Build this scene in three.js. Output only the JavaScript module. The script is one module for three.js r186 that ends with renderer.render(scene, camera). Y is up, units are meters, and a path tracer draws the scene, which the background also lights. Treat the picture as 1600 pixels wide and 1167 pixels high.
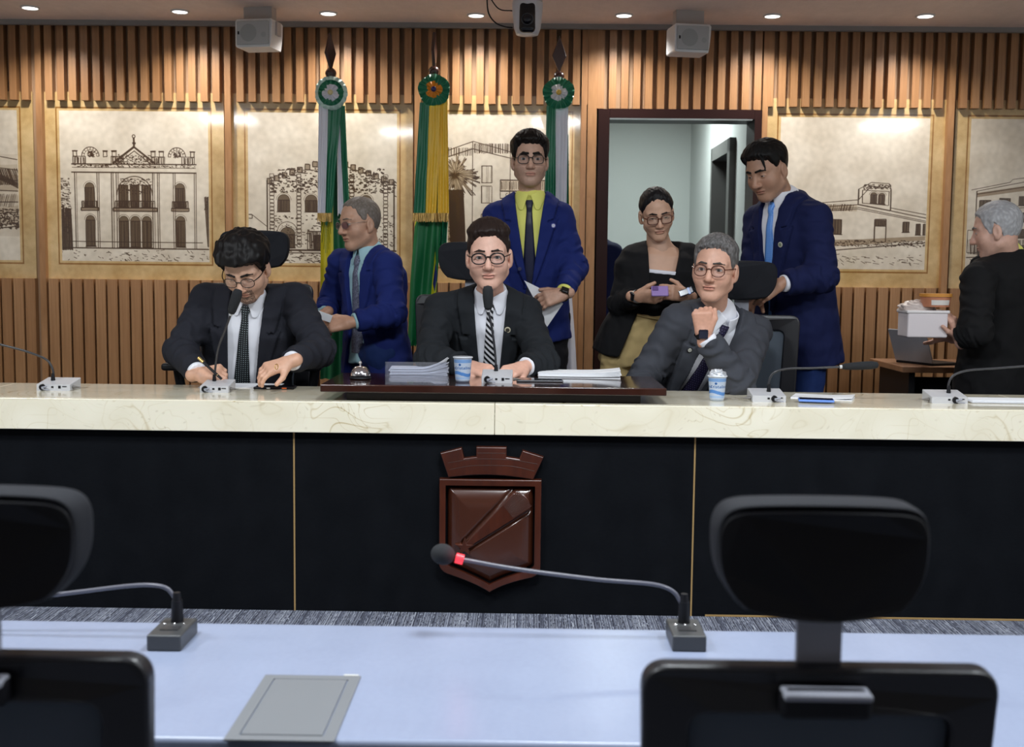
import * as THREE from 'three';
import { mergeGeometries } from 'three/addons/utils/BufferGeometryUtils.js';
import { RoundedBoxGeometry } from 'three/addons/geometries/RoundedBoxGeometry.js';
import { RectAreaLightUniformsLib } from 'three/addons/lights/RectAreaLightUniformsLib.js';
import { createNoise3D } from 'simplex-noise';

// ---------- camera, lights, exposure ----------
const scene = new THREE.Scene();
const FOCAL = 1800, W = 1600, H = 1167;
const camera = new THREE.PerspectiveCamera(THREE.MathUtils.radToDeg(2 * Math.atan(H / 2 / FOCAL)), W / H, 0.05, 60);
camera.position.set(0, 1.58, 0);
camera.rotation.order = 'YXZ';
camera.rotation.set(-Math.atan(158 / FOCAL), 0.0125, 0.0108);
camera.focus = 4.6; camera.userData.fStop = 4;
camera.updateMatrixWorld(true);
const renderer = new THREE.WebGLRenderer({ antialias: true });
renderer.toneMapping = THREE.LinearToneMapping;
renderer.toneMappingExposure = 1.0;
renderer.shadowMap.enabled = true;
RectAreaLightUniformsLib.init();
scene.background = new THREE.Color(0x000000);

const V = (x, y, z) => new THREE.Vector3(x, y, z);
const CAM = camera.position.clone();
function ray(px, py) { return V((px - W / 2) / FOCAL, (H / 2 - py) / FOCAL, -1).applyQuaternion(camera.quaternion); }
function P(px, py, D) { const r = ray(px, py); return CAM.clone().addScaledVector(r, -D / r.z); }            // the point of a pixel on the plane z = -D
function onY(px, py, y) { const r = ray(px, py); return CAM.clone().addScaledVector(r, (y - CAM.y) / r.y); } // the point of a pixel on a level plane

// levels and depths read from the photograph
const DF = 3.98, DB = 4.505, DW = 6.5, DPAN = 6.535;
const YP = P(800, 963, DF).y, YC = P(800, 631, DF).y, YT = P(800, 604, 3.99).y, YCEIL = P(800, 39, DW).y;
const YTAB = 0.75;
const PANEL_TOP = P(800, 164, DPAN).y, PANEL_BOT = P(800, 443, DPAN).y;

// seven recessed downlights over the panelled wall and five square panels over the hall
const HALL = [[-2.7, -2.6], [0.26, -2.6], [3.2, -2.6], [-1.2, -1.75], [1.75, -1.75]];
const HALL_COLOR = new THREE.Color().setRGB(0.9, 0.96, 1.0), HALL_POWER = 78;
const DOWN_COLOR = new THREE.Color().setRGB(1.0, 0.96, 0.91), DOWN_POWER = 4.2;
const DOWN_PX = [[47, 11], [281, 17], [513, 20], [744, 23], [975, 23], [1207, 24], [1446, 24]];

// ---------- helpers ----------
const noise3 = (() => { let s = 7; const r = () => { s = (s * 1664525 + 1013904223) >>> 0; return s / 4294967296; }; return createNoise3D(r); })();
function rng(seed) { let s = seed >>> 0; return () => { s = (s * 1664525 + 1013904223) >>> 0; return s / 4294967296; }; }
const taken = {};
function numbered(n) { if (!(n in taken)) { taken[n] = 0; return n; } taken[n]++; return n + '_' + String(taken[n]).padStart(3, '0'); }
function shade(o) { o.traverse((m) => { if (m.isMesh) { m.castShadow = true; m.receiveShadow = true; } }); return o; }
function thing(name, label, category, pos = [0, 0, 0], turn = 0, group) {
  const o = new THREE.Group(); o.name = numbered(name); o.position.set(...pos); o.rotation.y = turn;
  o.userData = { label, category }; if (group) o.userData.group = group; scene.add(o); return o;
}
function part(name, geo, mat, parent, pos, rot) {
  const m = new THREE.Mesh(Array.isArray(geo) ? merge(geo) : geo, mat); m.name = name; m.castShadow = m.receiveShadow = true;
  if (pos) m.position.set(...pos); if (rot) m.rotation.set(...rot); parent.add(m); return m;
}
function structure(name, geo, mat, pos) { const m = part(name, geo, mat, scene, pos); m.userData = { kind: 'structure' }; return m; }
function merge(list) { const l = list.map((g) => { const n = g.index ? g.toNonIndexed() : g; for (const k of Object.keys(n.attributes)) if (!['position', 'normal', 'uv'].includes(k)) n.deleteAttribute(k); if (!n.attributes.uv) n.setAttribute('uv', new THREE.BufferAttribute(new Float32Array(n.attributes.position.count * 2), 2)); return n; }); return mergeGeometries(l); }
function box(w, h, d, x = 0, y = 0, z = 0, rx = 0, ry = 0, rz = 0) { const g = new THREE.BoxGeometry(w, h, d); if (rx) g.rotateX(rx); if (ry) g.rotateY(ry); if (rz) g.rotateZ(rz); return g.translate(x, y, z); }
function rbox(w, h, d, r, x = 0, y = 0, z = 0, rx = 0, ry = 0, rz = 0, seg = 3) { const g = new RoundedBoxGeometry(w, h, d, seg, Math.min(r, w / 2.01, h / 2.01, d / 2.01)); if (rx) g.rotateX(rx); if (ry) g.rotateY(ry); if (rz) g.rotateZ(rz); return g.translate(x, y, z); }
function cyl(r1, r2, h, x = 0, y = 0, z = 0, seg = 24) { return new THREE.CylinderGeometry(r1, r2, h, seg).translate(x, y, z); }
function bar(a, b, r, r2 = r, seg = 12) { const d = b.clone().sub(a), g = new THREE.CylinderGeometry(r2, r, d.length(), seg); g.translate(0, d.length() / 2, 0); g.applyQuaternion(new THREE.Quaternion().setFromUnitVectors(V(0, 1, 0), d.normalize())); return g.translate(a.x, a.y, a.z); }
function tube(pts, r, seg = 40, rs = 8, closed = false) { return new THREE.TubeGeometry(new THREE.CatmullRomCurve3(pts, closed, 'centripetal'), seg, r, rs, closed); }
function boxUV(g, s = 1) { // uv in metres, by the dominant normal
  if (g.index) g = g.toNonIndexed(); const p = g.attributes.position, n = g.attributes.normal, uv = new Float32Array(p.count * 2);
  for (let i = 0; i < p.count; i++) { const ax = Math.abs(n.getX(i)), ay = Math.abs(n.getY(i)), az = Math.abs(n.getZ(i)); let u, v; if (ay >= ax && ay >= az) { u = p.getX(i); v = p.getZ(i); } else if (ax > az) { u = p.getZ(i); v = p.getY(i); } else { u = p.getX(i); v = p.getY(i); } uv[2 * i] = u * s; uv[2 * i + 1] = v * s; }
  g.setAttribute('uv', new THREE.BufferAttribute(uv, 2)); return g;
}
const lin = (r, g, b) => new THREE.Color().setRGB(r, g, b);
const std = (c, rough = 0.6, o = {}) => new THREE.MeshStandardMaterial({ color: c, roughness: rough, ...o });
const phys = (c, rough, o = {}) => new THREE.MeshPhysicalMaterial({ color: c, roughness: rough, ...o });
function canvasTex(w, h, draw, { srgb = true, repeat = true } = {}) {
  const c = document.createElement('canvas'); c.width = w; c.height = h; draw(c.getContext('2d'), w, h);
  const t = new THREE.CanvasTexture(c); if (srgb) t.colorSpace = THREE.SRGBColorSpace; if (repeat) t.wrapS = t.wrapT = THREE.RepeatWrapping; t.magFilter = THREE.LinearFilter; return t;
}
function dataTex(w, h, f, srgb = true) { // f(u, v) -> [r, g, b] 0..255
  const d = new Uint8Array(w * h * 4); for (let y = 0; y < h; y++) for (let x = 0; x < w; x++) { const c = f(x / w, y / h), i = (y * w + x) * 4; d[i] = Math.max(0, Math.min(255, c[0])); d[i + 1] = Math.max(0, Math.min(255, c[1])); d[i + 2] = Math.max(0, Math.min(255, c[2])); d[i + 3] = 255; }
  const t = new THREE.DataTexture(d, w, h); if (srgb) t.colorSpace = THREE.SRGBColorSpace; t.wrapS = t.wrapT = THREE.RepeatWrapping; t.magFilter = THREE.LinearFilter; t.needsUpdate = true; return t;
}
// tileable noise on a torus
function tn(u, v, f, seed = 0) { const a = u * 2 * Math.PI, b = v * 2 * Math.PI, R = f / 6.283; return (noise3(Math.cos(a) * R + seed * 7.1, Math.sin(a) * R, Math.cos(b) * R + seed) + noise3(Math.sin(b) * R + 31 + seed, Math.cos(a) * R + 9, Math.sin(a) * R - seed)) * 0.6; }

// ---------- materials ----------
function woodTex(base, dark, w = 256, h = 1024, seed = 1, f = 26) {
  return dataTex(w, h, (u, v) => { const g = 0.5 + 0.5 * noise3(u * f, v * 2.2 + seed, seed) , fine = 0.5 + 0.5 * noise3(u * f * 5, v * 9, seed + 5), k = 0.6 * g + 0.4 * fine; return base.map((b, i) => b + (dark[i] - b) * k); });
}
const slatTex = [0, 1, 2].map((i) => woodTex([182 - i * 5, 138 - i * 6, 96 - i * 6], [146 - i * 6, 103 - i * 5, 64 - i * 4], 128, 512, i * 3 + 1, 12));
const slatMats = slatTex.map((t) => phys(0xffffff, 0.42, { map: t, clearcoat: 0.25, clearcoatRoughness: 0.3 }));
const backingMat = std(lin(0.34, 0.21, 0.12), 0.7);
const postMat = phys(0xffffff, 0.45, { map: slatTex[1] });
const darkWoodTex = woodTex([62, 28, 14], [38, 15, 8], 512, 128, 3, 5);
const darkWood = phys(0xffffff, 0.16, { map: darkWoodTex, clearcoat: 0.8, clearcoatRoughness: 0.08 });
const frameWood = phys(lin(0.02, 0.007, 0.006), 0.4, { specularIntensity: 0.3 });
const ceilTex = dataTex(256, 256, (u, v) => { const k = 4 * tn(u, v, 9, 2) + 3 * tn(u, v, 40, 5); return [232 + k, 215 + k, 206 + k]; });
const ceilMat = std(0xffffff, 0.9, { map: ceilTex });
const plaster = std(lin(0.6, 0.64, 0.62), 0.9);
const hallWall = std(lin(0.55, 0.53, 0.5), 0.9);
const carpetTex = (() => { const r = rng(5), cols = []; for (let i = 0; i < 512; i++) { const k = r(); cols.push(k < 0.33 ? [38, 40, 54] : k < 0.6 ? [86, 90, 106] : k < 0.85 ? [122, 126, 140] : [170, 174, 184]); }
  return dataTex(512, 512, (u, v) => { const x = Math.floor(u * 512), c = cols[x], m = noise3(u * 90, v * 14, 3) > 0.25 ? cols[(x * 7 + 3) % 512] : c, k = 14 * noise3(u * 200, v * 160, 9); return m.map((q) => q + k); }); })();
const carpet = std(0xffffff, 0.95, { map: carpetTex });
const marbleTex = dataTex(2048, 512, (u, v) => {
  const x = u * 8, y = v * 2, w1 = noise3(x * 0.9, y * 0.9, 2) * 0.6, n = noise3(x * 1.4 + w1, y * 1.4 - w1, 4), vein = Math.pow(1 - Math.min(1, Math.abs(noise3(x * 2.1 + w1 * 1.6, y * 2.1 + n * 0.7, 8)) * 9), 2), vein2 = Math.pow(1 - Math.min(1, Math.abs(noise3(x * 4.3 + n, y * 4.3, 14)) * 12), 2), gate = Math.max(0, noise3(x * 0.7, y * 0.7, 20)), blot = Math.max(0, noise3(x * 7 + 2 * n, y * 9 + w1, 33) - 0.8) * 2.2 * (0.5 + gate);
  const k = vein * (0.12 + gate) * 0.75 + vein2 * (0.08 + gate) * 0.5; return [239 + 6 * n - 70 * k - 70 * blot, 231 + 7 * n - 88 * k - 78 * blot, 208 + 9 * n - 118 * k - 84 * blot]; });
marbleTex.repeat.set(1 / 3, 1 / 0.75);
const marble = phys(0xffffff, 0.16, { map: marbleTex, clearcoat: 0.4, clearcoatRoughness: 0.05 });
const frontTex = dataTex(512, 256, (u, v) => { const k = 4 * tn(u, v, 8, 3) + 3 * noise3(u * 40, v * 180, 2); return [15 + k * 0.6, 17 + k * 0.6, 21 + k * 0.6]; });
const frontMat = phys(0xffffff, 0.6, { map: frontTex, specularIntensity: 0.15 });
const brass = std(lin(0.5, 0.32, 0.13), 0.45, { metalness: 0.4 });
const blackPlastic = phys(lin(0.007, 0.007, 0.009), 0.42, { specularIntensity: 0.5 });
const blackFabric = phys(lin(0.009, 0.01, 0.014), 0.8, { specularIntensity: 0.5 });
const greyPlastic = phys(lin(0.3, 0.31, 0.36), 0.45);
const whitePlastic = phys(lin(0.78, 0.79, 0.79), 0.4);
const chrome = std(lin(0.85, 0.85, 0.87), 0.12, { metalness: 1 });
const gold = std(lin(0.8, 0.55, 0.2), 0.3, { metalness: 1 });
const paperMat = std(lin(0.82, 0.83, 0.86), 0.85);
const foam = std(lin(0.012, 0.013, 0.015), 0.95);
// ---------- the room ----------
const XL = -4.4, XR = 4.4, ZB = 3.2;
const doorL = P(930, 400, DW).x, doorR = P(1183, 400, DW).x, doorTop = P(1050, 172, DW).y;
{
  // hall floor, dais platform, ceiling, outer walls
  const fl = boxUV(box(XR - XL + 0.4, 0.1, ZB + 3.05, 0, -0.05, (ZB - 3.05) / 2 + 0.0)); structure('floor', fl, carpet);
  structure('floor_platform', boxUV(box(XR - XL + 0.4, YP + 0.1, 7.2, 0, (YP - 0.1) / 2, -3.05 - 3.6), 1.6), carpet);
  structure('ceiling', boxUV(box(XR - XL + 0.4, 0.12, ZB + DW + 0.2, 0, YCEIL + 0.06, (ZB - DW - 0.2) / 2)), ceilMat);
  structure('wall_left', box(0.15, YCEIL + 0.2, ZB + DW + 0.2, XL - 0.075, YCEIL / 2, (ZB - DW - 0.2) / 2), hallWall);
  structure('wall_right', box(0.15, YCEIL + 0.2, ZB + DW + 0.2, XR + 0.075, YCEIL / 2, (ZB - DW - 0.2) / 2), hallWall);
  structure('wall_front', box(XR - XL + 0.3, YCEIL + 0.2, 0.15, 0, YCEIL / 2, ZB + 0.075), hallWall);
  structure('trim_1', box(XR - XL, 0.025, 0.03, 0, YCEIL - 0.0125, -DW + 0.03), std(lin(0.3, 0.29, 0.28), 0.7));

  // panelled wall: backing round the door opening, posts, slats
  const wall = new THREE.Group(); wall.name = 'wall_back'; wall.userData = { kind: 'structure' }; scene.add(wall);
  const zb = -(DPAN + 0.012), bt = 0.15;
  const back = (x0, x1, y0, y1) => part('backing', box(x1 - x0, y1 - y0, bt, (x0 + x1) / 2, (y0 + y1) / 2, zb - bt / 2), backingMat, wall);
  back(XL, doorL, YP, YCEIL); back(doorR, XR, YP, YCEIL); back(doorL, doorR, doorTop, YCEIL);
  const pitch = 0.0668, sd = DPAN + 0.012 - DW;
  const mk = (h, sw = 0.04) => { const g = box(sw, h, sd); const uv = g.attributes.uv; for (let i = 0; i < uv.count; i++) uv.setXY(i, uv.getX(i) * 0.6, uv.getY(i) * h * 0.8); return g; };
  const r = rng(11);
  const upH = YCEIL - 0.005 - PANEL_TOP, upG = mk(upH), doorUpG = mk(YCEIL - 0.005 - doorTop - 0.005), loH = PANEL_BOT - YP, loG = mk(loH, 0.055);
  const posts = [64, 357, 652, 1481].map((px) => P(px, 300, DW).x);
  const nearPost = (x) => posts.some((p) => Math.abs(p - x) < 0.036);
  for (let x = -3.95; x < 3.95; x += pitch) {
    const overDoor = x > doorL - 0.01 && x < doorR + 0.01;
    if (!nearPost(x)) {
      if (overDoor) part('slat', doorUpG, slatMats[Math.floor(r() * 3)], wall, [x, doorTop + 0.005 + (YCEIL - 0.005 - doorTop - 0.005) / 2, -DW - sd / 2]);
      else part('slat', upG, slatMats[Math.floor(r() * 3)], wall, [x, PANEL_TOP + upH / 2, -DW - sd / 2]);
      if (x < doorL - 0.09 || x > doorR + 0.05) part('slat', loG, slatMats[Math.floor(r() * 3)], wall, [x, YP + loH / 2, -DW - sd / 2]);
    }
  }
  for (const x of posts) part('post', boxUV(box(0.034, YCEIL - YP, sd + 0.004, x, (YCEIL + YP) / 2, -DW - sd / 2)), postMat, wall);
  // door-side boards of full height
  part('post', boxUV(box(0.05, YCEIL - YP, sd + 0.008, doorL - 0.03, (YCEIL + YP) / 2, -DW - sd / 2)), postMat, wall);
  part('post', boxUV(box(0.03, YCEIL - YP, sd + 0.02, doorL - 0.076, (YCEIL + YP) / 2, -DW - sd / 2)), slatMats[2], wall);
  part('post', boxUV(box(0.03, YCEIL - YP, sd + 0.008, doorR + 0.02, (YCEIL + YP) / 2, -DW - sd / 2)), postMat, wall);

  // doorway with its dark frame
  const door = new THREE.Group(); door.name = 'door_1'; door.userData = { kind: 'structure' }; scene.add(door);
  const zc = -DW - 0.1, dd = 0.24;
  part('jamb', box(0.062, doorTop - YP, dd, doorL + 0.035, (doorTop + YP) / 2, zc), frameWood, door);
  part('jamb', box(0.04, doorTop - YP, dd, doorR - 0.018, (doorTop + YP) / 2, zc), frameWood, door);
  part('head', box(doorR - doorL - 0.106, 0.05, dd, (doorL + 0.066 + doorR - 0.038) / 2, doorTop - 0.022, zc), frameWood, door);
  part('head_strip', box(doorR - doorL - 0.1, 0.008, 0.02, (doorL + doorR) / 2, doorTop - 0.051, -DW + 0.005), std(lin(0.5, 0.52, 0.5), 0.3, { metalness: 0.6 }), door);

  // room behind the door: corner at one side wall with a dark second doorway
  const zEnd = -9.6, wallR0 = P(1078, 300, 9.6);
  structure('wall_anteroom_back', box(4.2, YCEIL - YP + 0.3, 0.1, wallR0.x - 2.1, (YCEIL + YP) / 2, zEnd - 0.05), plaster);
  // side wall runs from the corner towards the door's far side, with an opening
  const near = V(P(1185, 300, 6.75).x + 0.02, 0, -6.72), far = V(wallR0.x, 0, zEnd), dir = near.clone().sub(far), len = dir.length(), ang = Math.atan2(dir.x, dir.z);
  const side = new THREE.Group(); side.name = 'wall_anteroom_side'; side.userData = { kind: 'structure' }; side.position.set(far.x, YP, far.z); side.rotation.y = ang; scene.add(side);
  // distance along this wall of the pixel columns 1118 and 1148
  const along = (px) => { const o = ray(px, 300), c = CAM; const ax = far.x - c.x, az = far.z - c.z; const t = (ax * dir.z - az * dir.x) / (o.x * dir.z - o.z * dir.x); const hx = c.x + o.x * t, hz = c.z + o.z * t; return Math.hypot(hx - far.x, hz - far.z); };
  const s0 = along(1118), s1 = along(1148), hh = YCEIL - YP, oh = 2.1;
  part('wall_piece', box(0.1, hh, s0, 0.05, hh / 2, s0 / 2), plaster, side);
  part('wall_piece', box(0.1, hh, len - s1, 0.05, hh / 2, (len + s1) / 2), plaster, side);
  part('wall_piece', box(0.1, hh - oh, s1 - s0, 0.05, (hh + oh) / 2, (s0 + s1) / 2), plaster, side);
  part('door_frame', [box(0.14, oh, 0.09, 0.03, oh / 2, s1 - 0.045), box(0.14, 0.09, s1 - s0, 0.03, oh - 0.045, (s0 + s1) / 2), box(0.14, oh, 0.05, 0.03, oh / 2, s0 + 0.025)], std(lin(0.13, 0.13, 0.125), 0.5), side);
  part('door_leaf', box(0.04, oh - 0.1, s1 - s0 - 0.13, 0.09, oh / 2 - 0.03, (s0 + s1) / 2), std(lin(0.012, 0.009, 0.009), 0.5), side);
  structure('wall_anteroom_left', box(0.1, YCEIL - YP + 0.3, 3.2, wallR0.x - 4.2, (YCEIL + YP) / 2, -8.2), plaster);
  structure('ceiling_anteroom', box(6.2, 0.1, 3.2, wallR0.x - 1.6, YCEIL + 0.06, -8.25), ceilMat);
  structure('wall_anteroom_right', box(0.1, YCEIL - YP + 0.3, 3.2, wallR0.x + 1.3, (YCEIL + YP) / 2, -8.3), plaster);
}

// ---------- lamps ----------
DOWN_PX.forEach(([px, py], i) => {
  const p = onY(px, py, YCEIL);
  const where = ['over the landscape panel', 'over the theatre panel', 'over the castle panel', 'over the flag with orange rosette', 'between the daisy rosette flag and the doorway', 'beside the doorway above the navy suited man', 'over the long low building panel'][i];
  const t = thing('ceiling_downlight', 'small round recessed downlight in the ceiling ' + where, 'ceiling light', [p.x, YCEIL, p.z], 0, 'recessed downlights over the panelled wall');
  part('ring', new THREE.TorusGeometry(0.043, 0.006, 10, 32).rotateX(Math.PI / 2), whitePlastic, t, [0, -0.003, 0]);
  part('lamp', cyl(0.038, 0.038, 0.006, 0, -0.003, 0, 32), std(0xffffff, 0.5, { emissive: DOWN_COLOR, emissiveIntensity: 6 }), t);
  const s = new THREE.SpotLight(DOWN_COLOR, DOWN_POWER, 0, 1.15, 0.75, 2); s.position.set(0, -0.015, 0); s.target.position.set(0, -1, -0.1); s.castShadow = true; s.shadow.radius = 1.8; t.add(s, s.target);
});
for (const [x, z] of HALL) {
  const t = thing('ceiling_panel_light', 'square white ceiling panel light over the hall', 'ceiling light', [x, YCEIL, z], 0, 'square panel lights over the hall');
  part('frame', [box(0.49, 0.02, 0.02, 0, -0.01, 0.235), box(0.49, 0.02, 0.02, 0, -0.01, -0.235), box(0.02, 0.02, 0.45, 0.235, -0.01, 0), box(0.02, 0.02, 0.45, -0.235, -0.01, 0)], whitePlastic, t);
  part('diffuser', box(0.45, 0.008, 0.45, 0, -0.006, 0), std(0xffffff, 0.6, { emissive: HALL_COLOR, emissiveIntensity: 2 }), t);
  const l = new THREE.RectAreaLight(HALL_COLOR, HALL_POWER, 0.45, 0.45); l.position.set(0, -0.018, 0); l.rotation.x = -Math.PI / 2; l.castShadow = true; t.add(l);
}
{ // lamp of the room behind the door
  const c = P(1010, 100, 8.3), t = thing('ceiling_panel_light', 'square white panel light in the room behind the doorway', 'ceiling light', [c.x, YCEIL, -8.2]);
  part('frame', [box(0.49, 0.02, 0.02, 0, -0.01, 0.235), box(0.49, 0.02, 0.02, 0, -0.01, -0.235), box(0.02, 0.02, 0.45, 0.235, -0.01, 0), box(0.02, 0.02, 0.45, -0.235, -0.01, 0)], whitePlastic, t);
  part('diffuser', box(0.45, 0.008, 0.45, 0, -0.006, 0), std(0xffffff, 0.6, { emissive: HALL_COLOR, emissiveIntensity: 2 }), t);
  const l = new THREE.RectAreaLight(lin(0.9, 1, 0.98), 42, 0.45, 0.45); l.position.set(0, -0.018, 0); l.rotation.x = -Math.PI / 2; t.add(l);
}
// ---------- printed wall panels ----------
const INK = 'rgba(58,36,16,0.92)';
function paper(g, w, h, seed) {
  const img = g.createImageData(w, h), r = rng(seed);
  for (let y = 0; y < h; y++) for (let x = 0; x < w; x++) {
    const u = x / w, v = y / h, n = noise3(u * 5, v * 5, seed), n2 = noise3(u * 22, v * 22, seed + 3), n3 = (r() - 0.5);
    const ex = Math.min(x, w - x) / w, ey = Math.min(y, h - y) / h, inside = ex > 0.088 && ey > 0.098, line = !inside && ex > 0.068 && ey > 0.078 && (ex < 0.076 || ey < 0.086);
    let c = inside ? [209 + 9 * n, 198 + 10 * n, 180 + 11 * n] : [194 + 13 * n, 164 + 15 * n, 113 + 17 * n];
    if (line) c = [142, 98, 42];
    const k = 7 * n2 + (inside ? 13 : 24) * n3, i = (y * w + x) * 4; img.data[i] = c[0] + k; img.data[i + 1] = c[1] + k; img.data[i + 2] = c[2] + k; img.data[i + 3] = 255;
  }
  g.putImageData(img, 0, 0);
}
function pen(g, seed) {
  const r = rng(seed), j = (a) => (r() - 0.5) * a;
  const o = {
    line(x0, y0, x1, y1, w = 2.2) { g.strokeStyle = INK; g.lineWidth = w * 1.55 * (0.8 + r() * 0.5); g.beginPath(); g.moveTo(x0 + j(2), y0 + j(2)); g.quadraticCurveTo((x0 + x1) / 2 + j(4), (y0 + y1) / 2 + j(4), x1 + j(2), y1 + j(2)); g.stroke(); },
    poly(p, w, fill) { if (fill) { g.fillStyle = fill; g.beginPath(); p.forEach(([x, y], i) => (i ? g.lineTo(x, y) : g.moveTo(x, y))); g.closePath(); g.fill(); } for (let i = 0; i + 1 < p.length; i++) o.line(...p[i], ...p[i + 1], w); },
    rect(x, y, a, b, w, fill) { o.poly([[x, y], [x + a, y], [x + a, y + b], [x, y + b], [x, y]], w, fill); },
    arc(x, y, rad, a0, a1, w = 2.2) { g.strokeStyle = INK; g.lineWidth = w; g.beginPath(); g.arc(x, y, rad, a0, a1); g.stroke(); },
    hatch(x, y, a, b, n, slant = 0.2, w = 1.5) { for (let i = 0; i < n; i++) { const t = (i + r()) / n; o.line(x + t * a, y + j(4), x + t * a + slant * b * 0.3, y + b + j(4), w); } },
    dashes(x, y, a, b, n, l = 9, w = 2) { for (let i = 0; i < n * 1.5; i++) { const X = x + r() * a, Y = y + r() * b, t = r() * 1.2 - 0.3; o.line(X, Y, X + Math.cos(t) * l * r() + 3, Y + Math.sin(t) * l * r(), w); } },
    window(x, y, a, b, arch, bars = 2) { const top = arch ? a / 2 : 0; o.rect(x, y + top, a, b - top, 2.6, 'rgba(62,40,18,0.72)'); if (arch) { g.fillStyle = 'rgba(62,40,18,0.72)'; g.beginPath(); g.arc(x + a / 2, y + top, a / 2, Math.PI, 0); g.fill(); o.arc(x + a / 2, y + top, a / 2, Math.PI, 0, 2.6); o.arc(x + a / 2, y + top, a / 2 + 7, Math.PI, 0, 1.6); } for (let i = 1; i <= bars; i++) o.line(x + (a * i) / (bars + 1), y + top, x + (a * i) / (bars + 1), y + b, 1.8); o.hatch(x + 2, y + top, a - 4, b - top, Math.round(a / 5), 0, 1.6); o.line(x - 5, y + b + 3, x + a + 5, y + b + 3, 3); },
    palm(x, y, s) { for (let i = 0; i < 58; i++) { const a = i * 2.399, l = s * (0.45 + 0.55 * r()); const ex = x + Math.cos(a) * l, ey = y + Math.sin(a) * l * 0.8 + l * 0.2; for (let k = 0; k < 3; k++) o.line(x + j(16), y + j(16), ex + j(14), ey + j(14), 2.2); g.fillStyle = 'rgba(214,196,166,0.65)'; g.beginPath(); g.ellipse((x + ex) / 2, (y + ey) / 2, l * 0.32, 5, Math.atan2(ey - y, ex - x), 0, 7); g.fill(); o.line(x, y, ex, ey, 1.6); } },
  };
  return o;
}
const DRAW = {
  landscape(g, w, h, q) { for (let i = 0; i < 7; i++) { const y = 300 + i * 62; g.fillStyle = `rgba(96,66,34,${0.10 + 0.05 * (i % 3)})`; g.beginPath(); g.moveTo(92, y + 60); g.bezierCurveTo(300, y - 90 + i * 20, 600, y + 60, 930, y + 40 - i * 6); g.lineTo(930, y + 120); g.lineTo(92, y + 120); g.fill(); q.line(92, y + 40, 500, y + i * 14, 3); q.line(500, y + i * 14, 930, y + 70 - i * 4, 3); }
    g.fillStyle = 'rgba(50,30,14,0.75)'; g.beginPath(); g.moveTo(560, 392); g.quadraticCurveTo(760, 400, 932, 500); g.lineTo(932, 530); g.quadraticCurveTo(760, 440, 560, 420); g.fill();
    q.dashes(640, 640, 290, 110, 420, 12, 3); q.hatch(92, 560, 830, 70, 120, -1); q.line(600, 770, 932, 736, 4); q.hatch(600, 420, 330, 90, 90, 1.2, 2); },
  theatre(g, w, h, q) {
    q.line(205, 415, 815, 415, 4); q.line(210, 430, 810, 430, 2); q.line(205, 452, 815, 452, 4); q.dashes(210, 418, 600, 10, 90, 8);
    for (const x of [215, 400, 600, 745]) { q.rect(x, 380, 60, 34, 2.4); q.hatch(x + 4, 384, 52, 28, 9, 0, 2.4); }
    for (const x of [300, 720]) { q.arc(x, 380, 42, Math.PI, 0, 4); q.arc(x, 380, 30, Math.PI, 0, 2); q.dashes(x - 18, 356, 34, 26, 34, 7, 2.6); for (let k = 0; k < 9; k++) { const a = Math.PI + (k / 8) * Math.PI; q.line(x + Math.cos(a) * 30, 380 + Math.sin(a) * 30, x + Math.cos(a) * 42, 380 + Math.sin(a) * 42, 2); } }
    for (const x of [225, 372, 415, 605, 645, 795]) { q.rect(x - 9, 358, 18, 24, 2.4); q.line(x - 13, 356, x + 13, 356, 4); }
    q.poly([[410, 412], [512, 336], [615, 412]], 5); q.poly([[436, 410], [512, 354], [590, 410]], 2.6); q.dashes(420, 372, 180, 40, 80, 9, 2.4); q.line(512, 336, 512, 292, 7); q.line(504, 320, 522, 320, 5); q.arc(512, 288, 7, 0, 7, 4);
    for (const x of [222, 330, 400, 424, 600, 624, 700, 802]) { q.line(x, 452, x, 800, 2.6); q.line(x + 9, 452, x + 9, 800, 1.8); }
    for (const x of [270, 300 + 410]) { q.window(x, 500, 46, 108, true, 2); q.rect(x - 16, 584, 78, 30, 2.6); q.hatch(x - 14, 586, 74, 26, 16, 0, 2.2); q.rect(x - 20, 614, 86, 14, 3, 'rgba(70,46,22,0.5)'); q.window(x + 2, 650, 44, 140, true, 1); }
    q.arc(512, 556, 86, Math.PI, 0, 4); q.arc(512, 556, 74, Math.PI, 0, 2); q.dashes(438, 480, 150, 70, 90, 8, 2.2);
    for (const x of [436, 492, 548]) { q.window(x, 510, 42, 100, false, 2); q.window(x - 2, 652, 46, 142, true, 1); }
    q.rect(416, 584, 194, 30, 2.6); q.hatch(418, 586, 190, 26, 34, 0, 2); q.rect(406, 614, 214, 16, 3, 'rgba(70,46,22,0.5)');
    q.line(120, 800, 912, 802, 4); q.line(180, 770, 840, 772, 2); q.dashes(130, 806, 780, 60, 60, 22, 1.6);
    q.dashes(110, 480, 80, 260, 170, 16, 2); q.hatch(112, 620, 90, 190, 30, 0.1, 2.6); q.hatch(850, 560, 70, 230, 26, 0.2, 2); for (let k = 0; k < 14; k++) q.line(850 + k * 4, 620, 890 + k * 3, 500 + k * 12, 1.6);
  },
  castle(g, w, h, q) {
    const top = []; for (let i = 0; i < 17; i++) { const x = 250 + i * 36, d = Math.abs(i - 8), y = 350 + d * 14; top.push([x, y, d]); q.rect(x, y, 22, 26, 3, 'rgba(70,46,22,0.45)'); q.line(x + 22, y + 26, x + 36, y + 30, 3); }
    q.line(250, 470, 250, 810, 4); q.line(850, 470, 850, 810, 4); q.poly([[850, 470], [905, 520], [890, 560], [850, 540]], 3); q.line(890, 560, 890, 800, 2.6);
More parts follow.
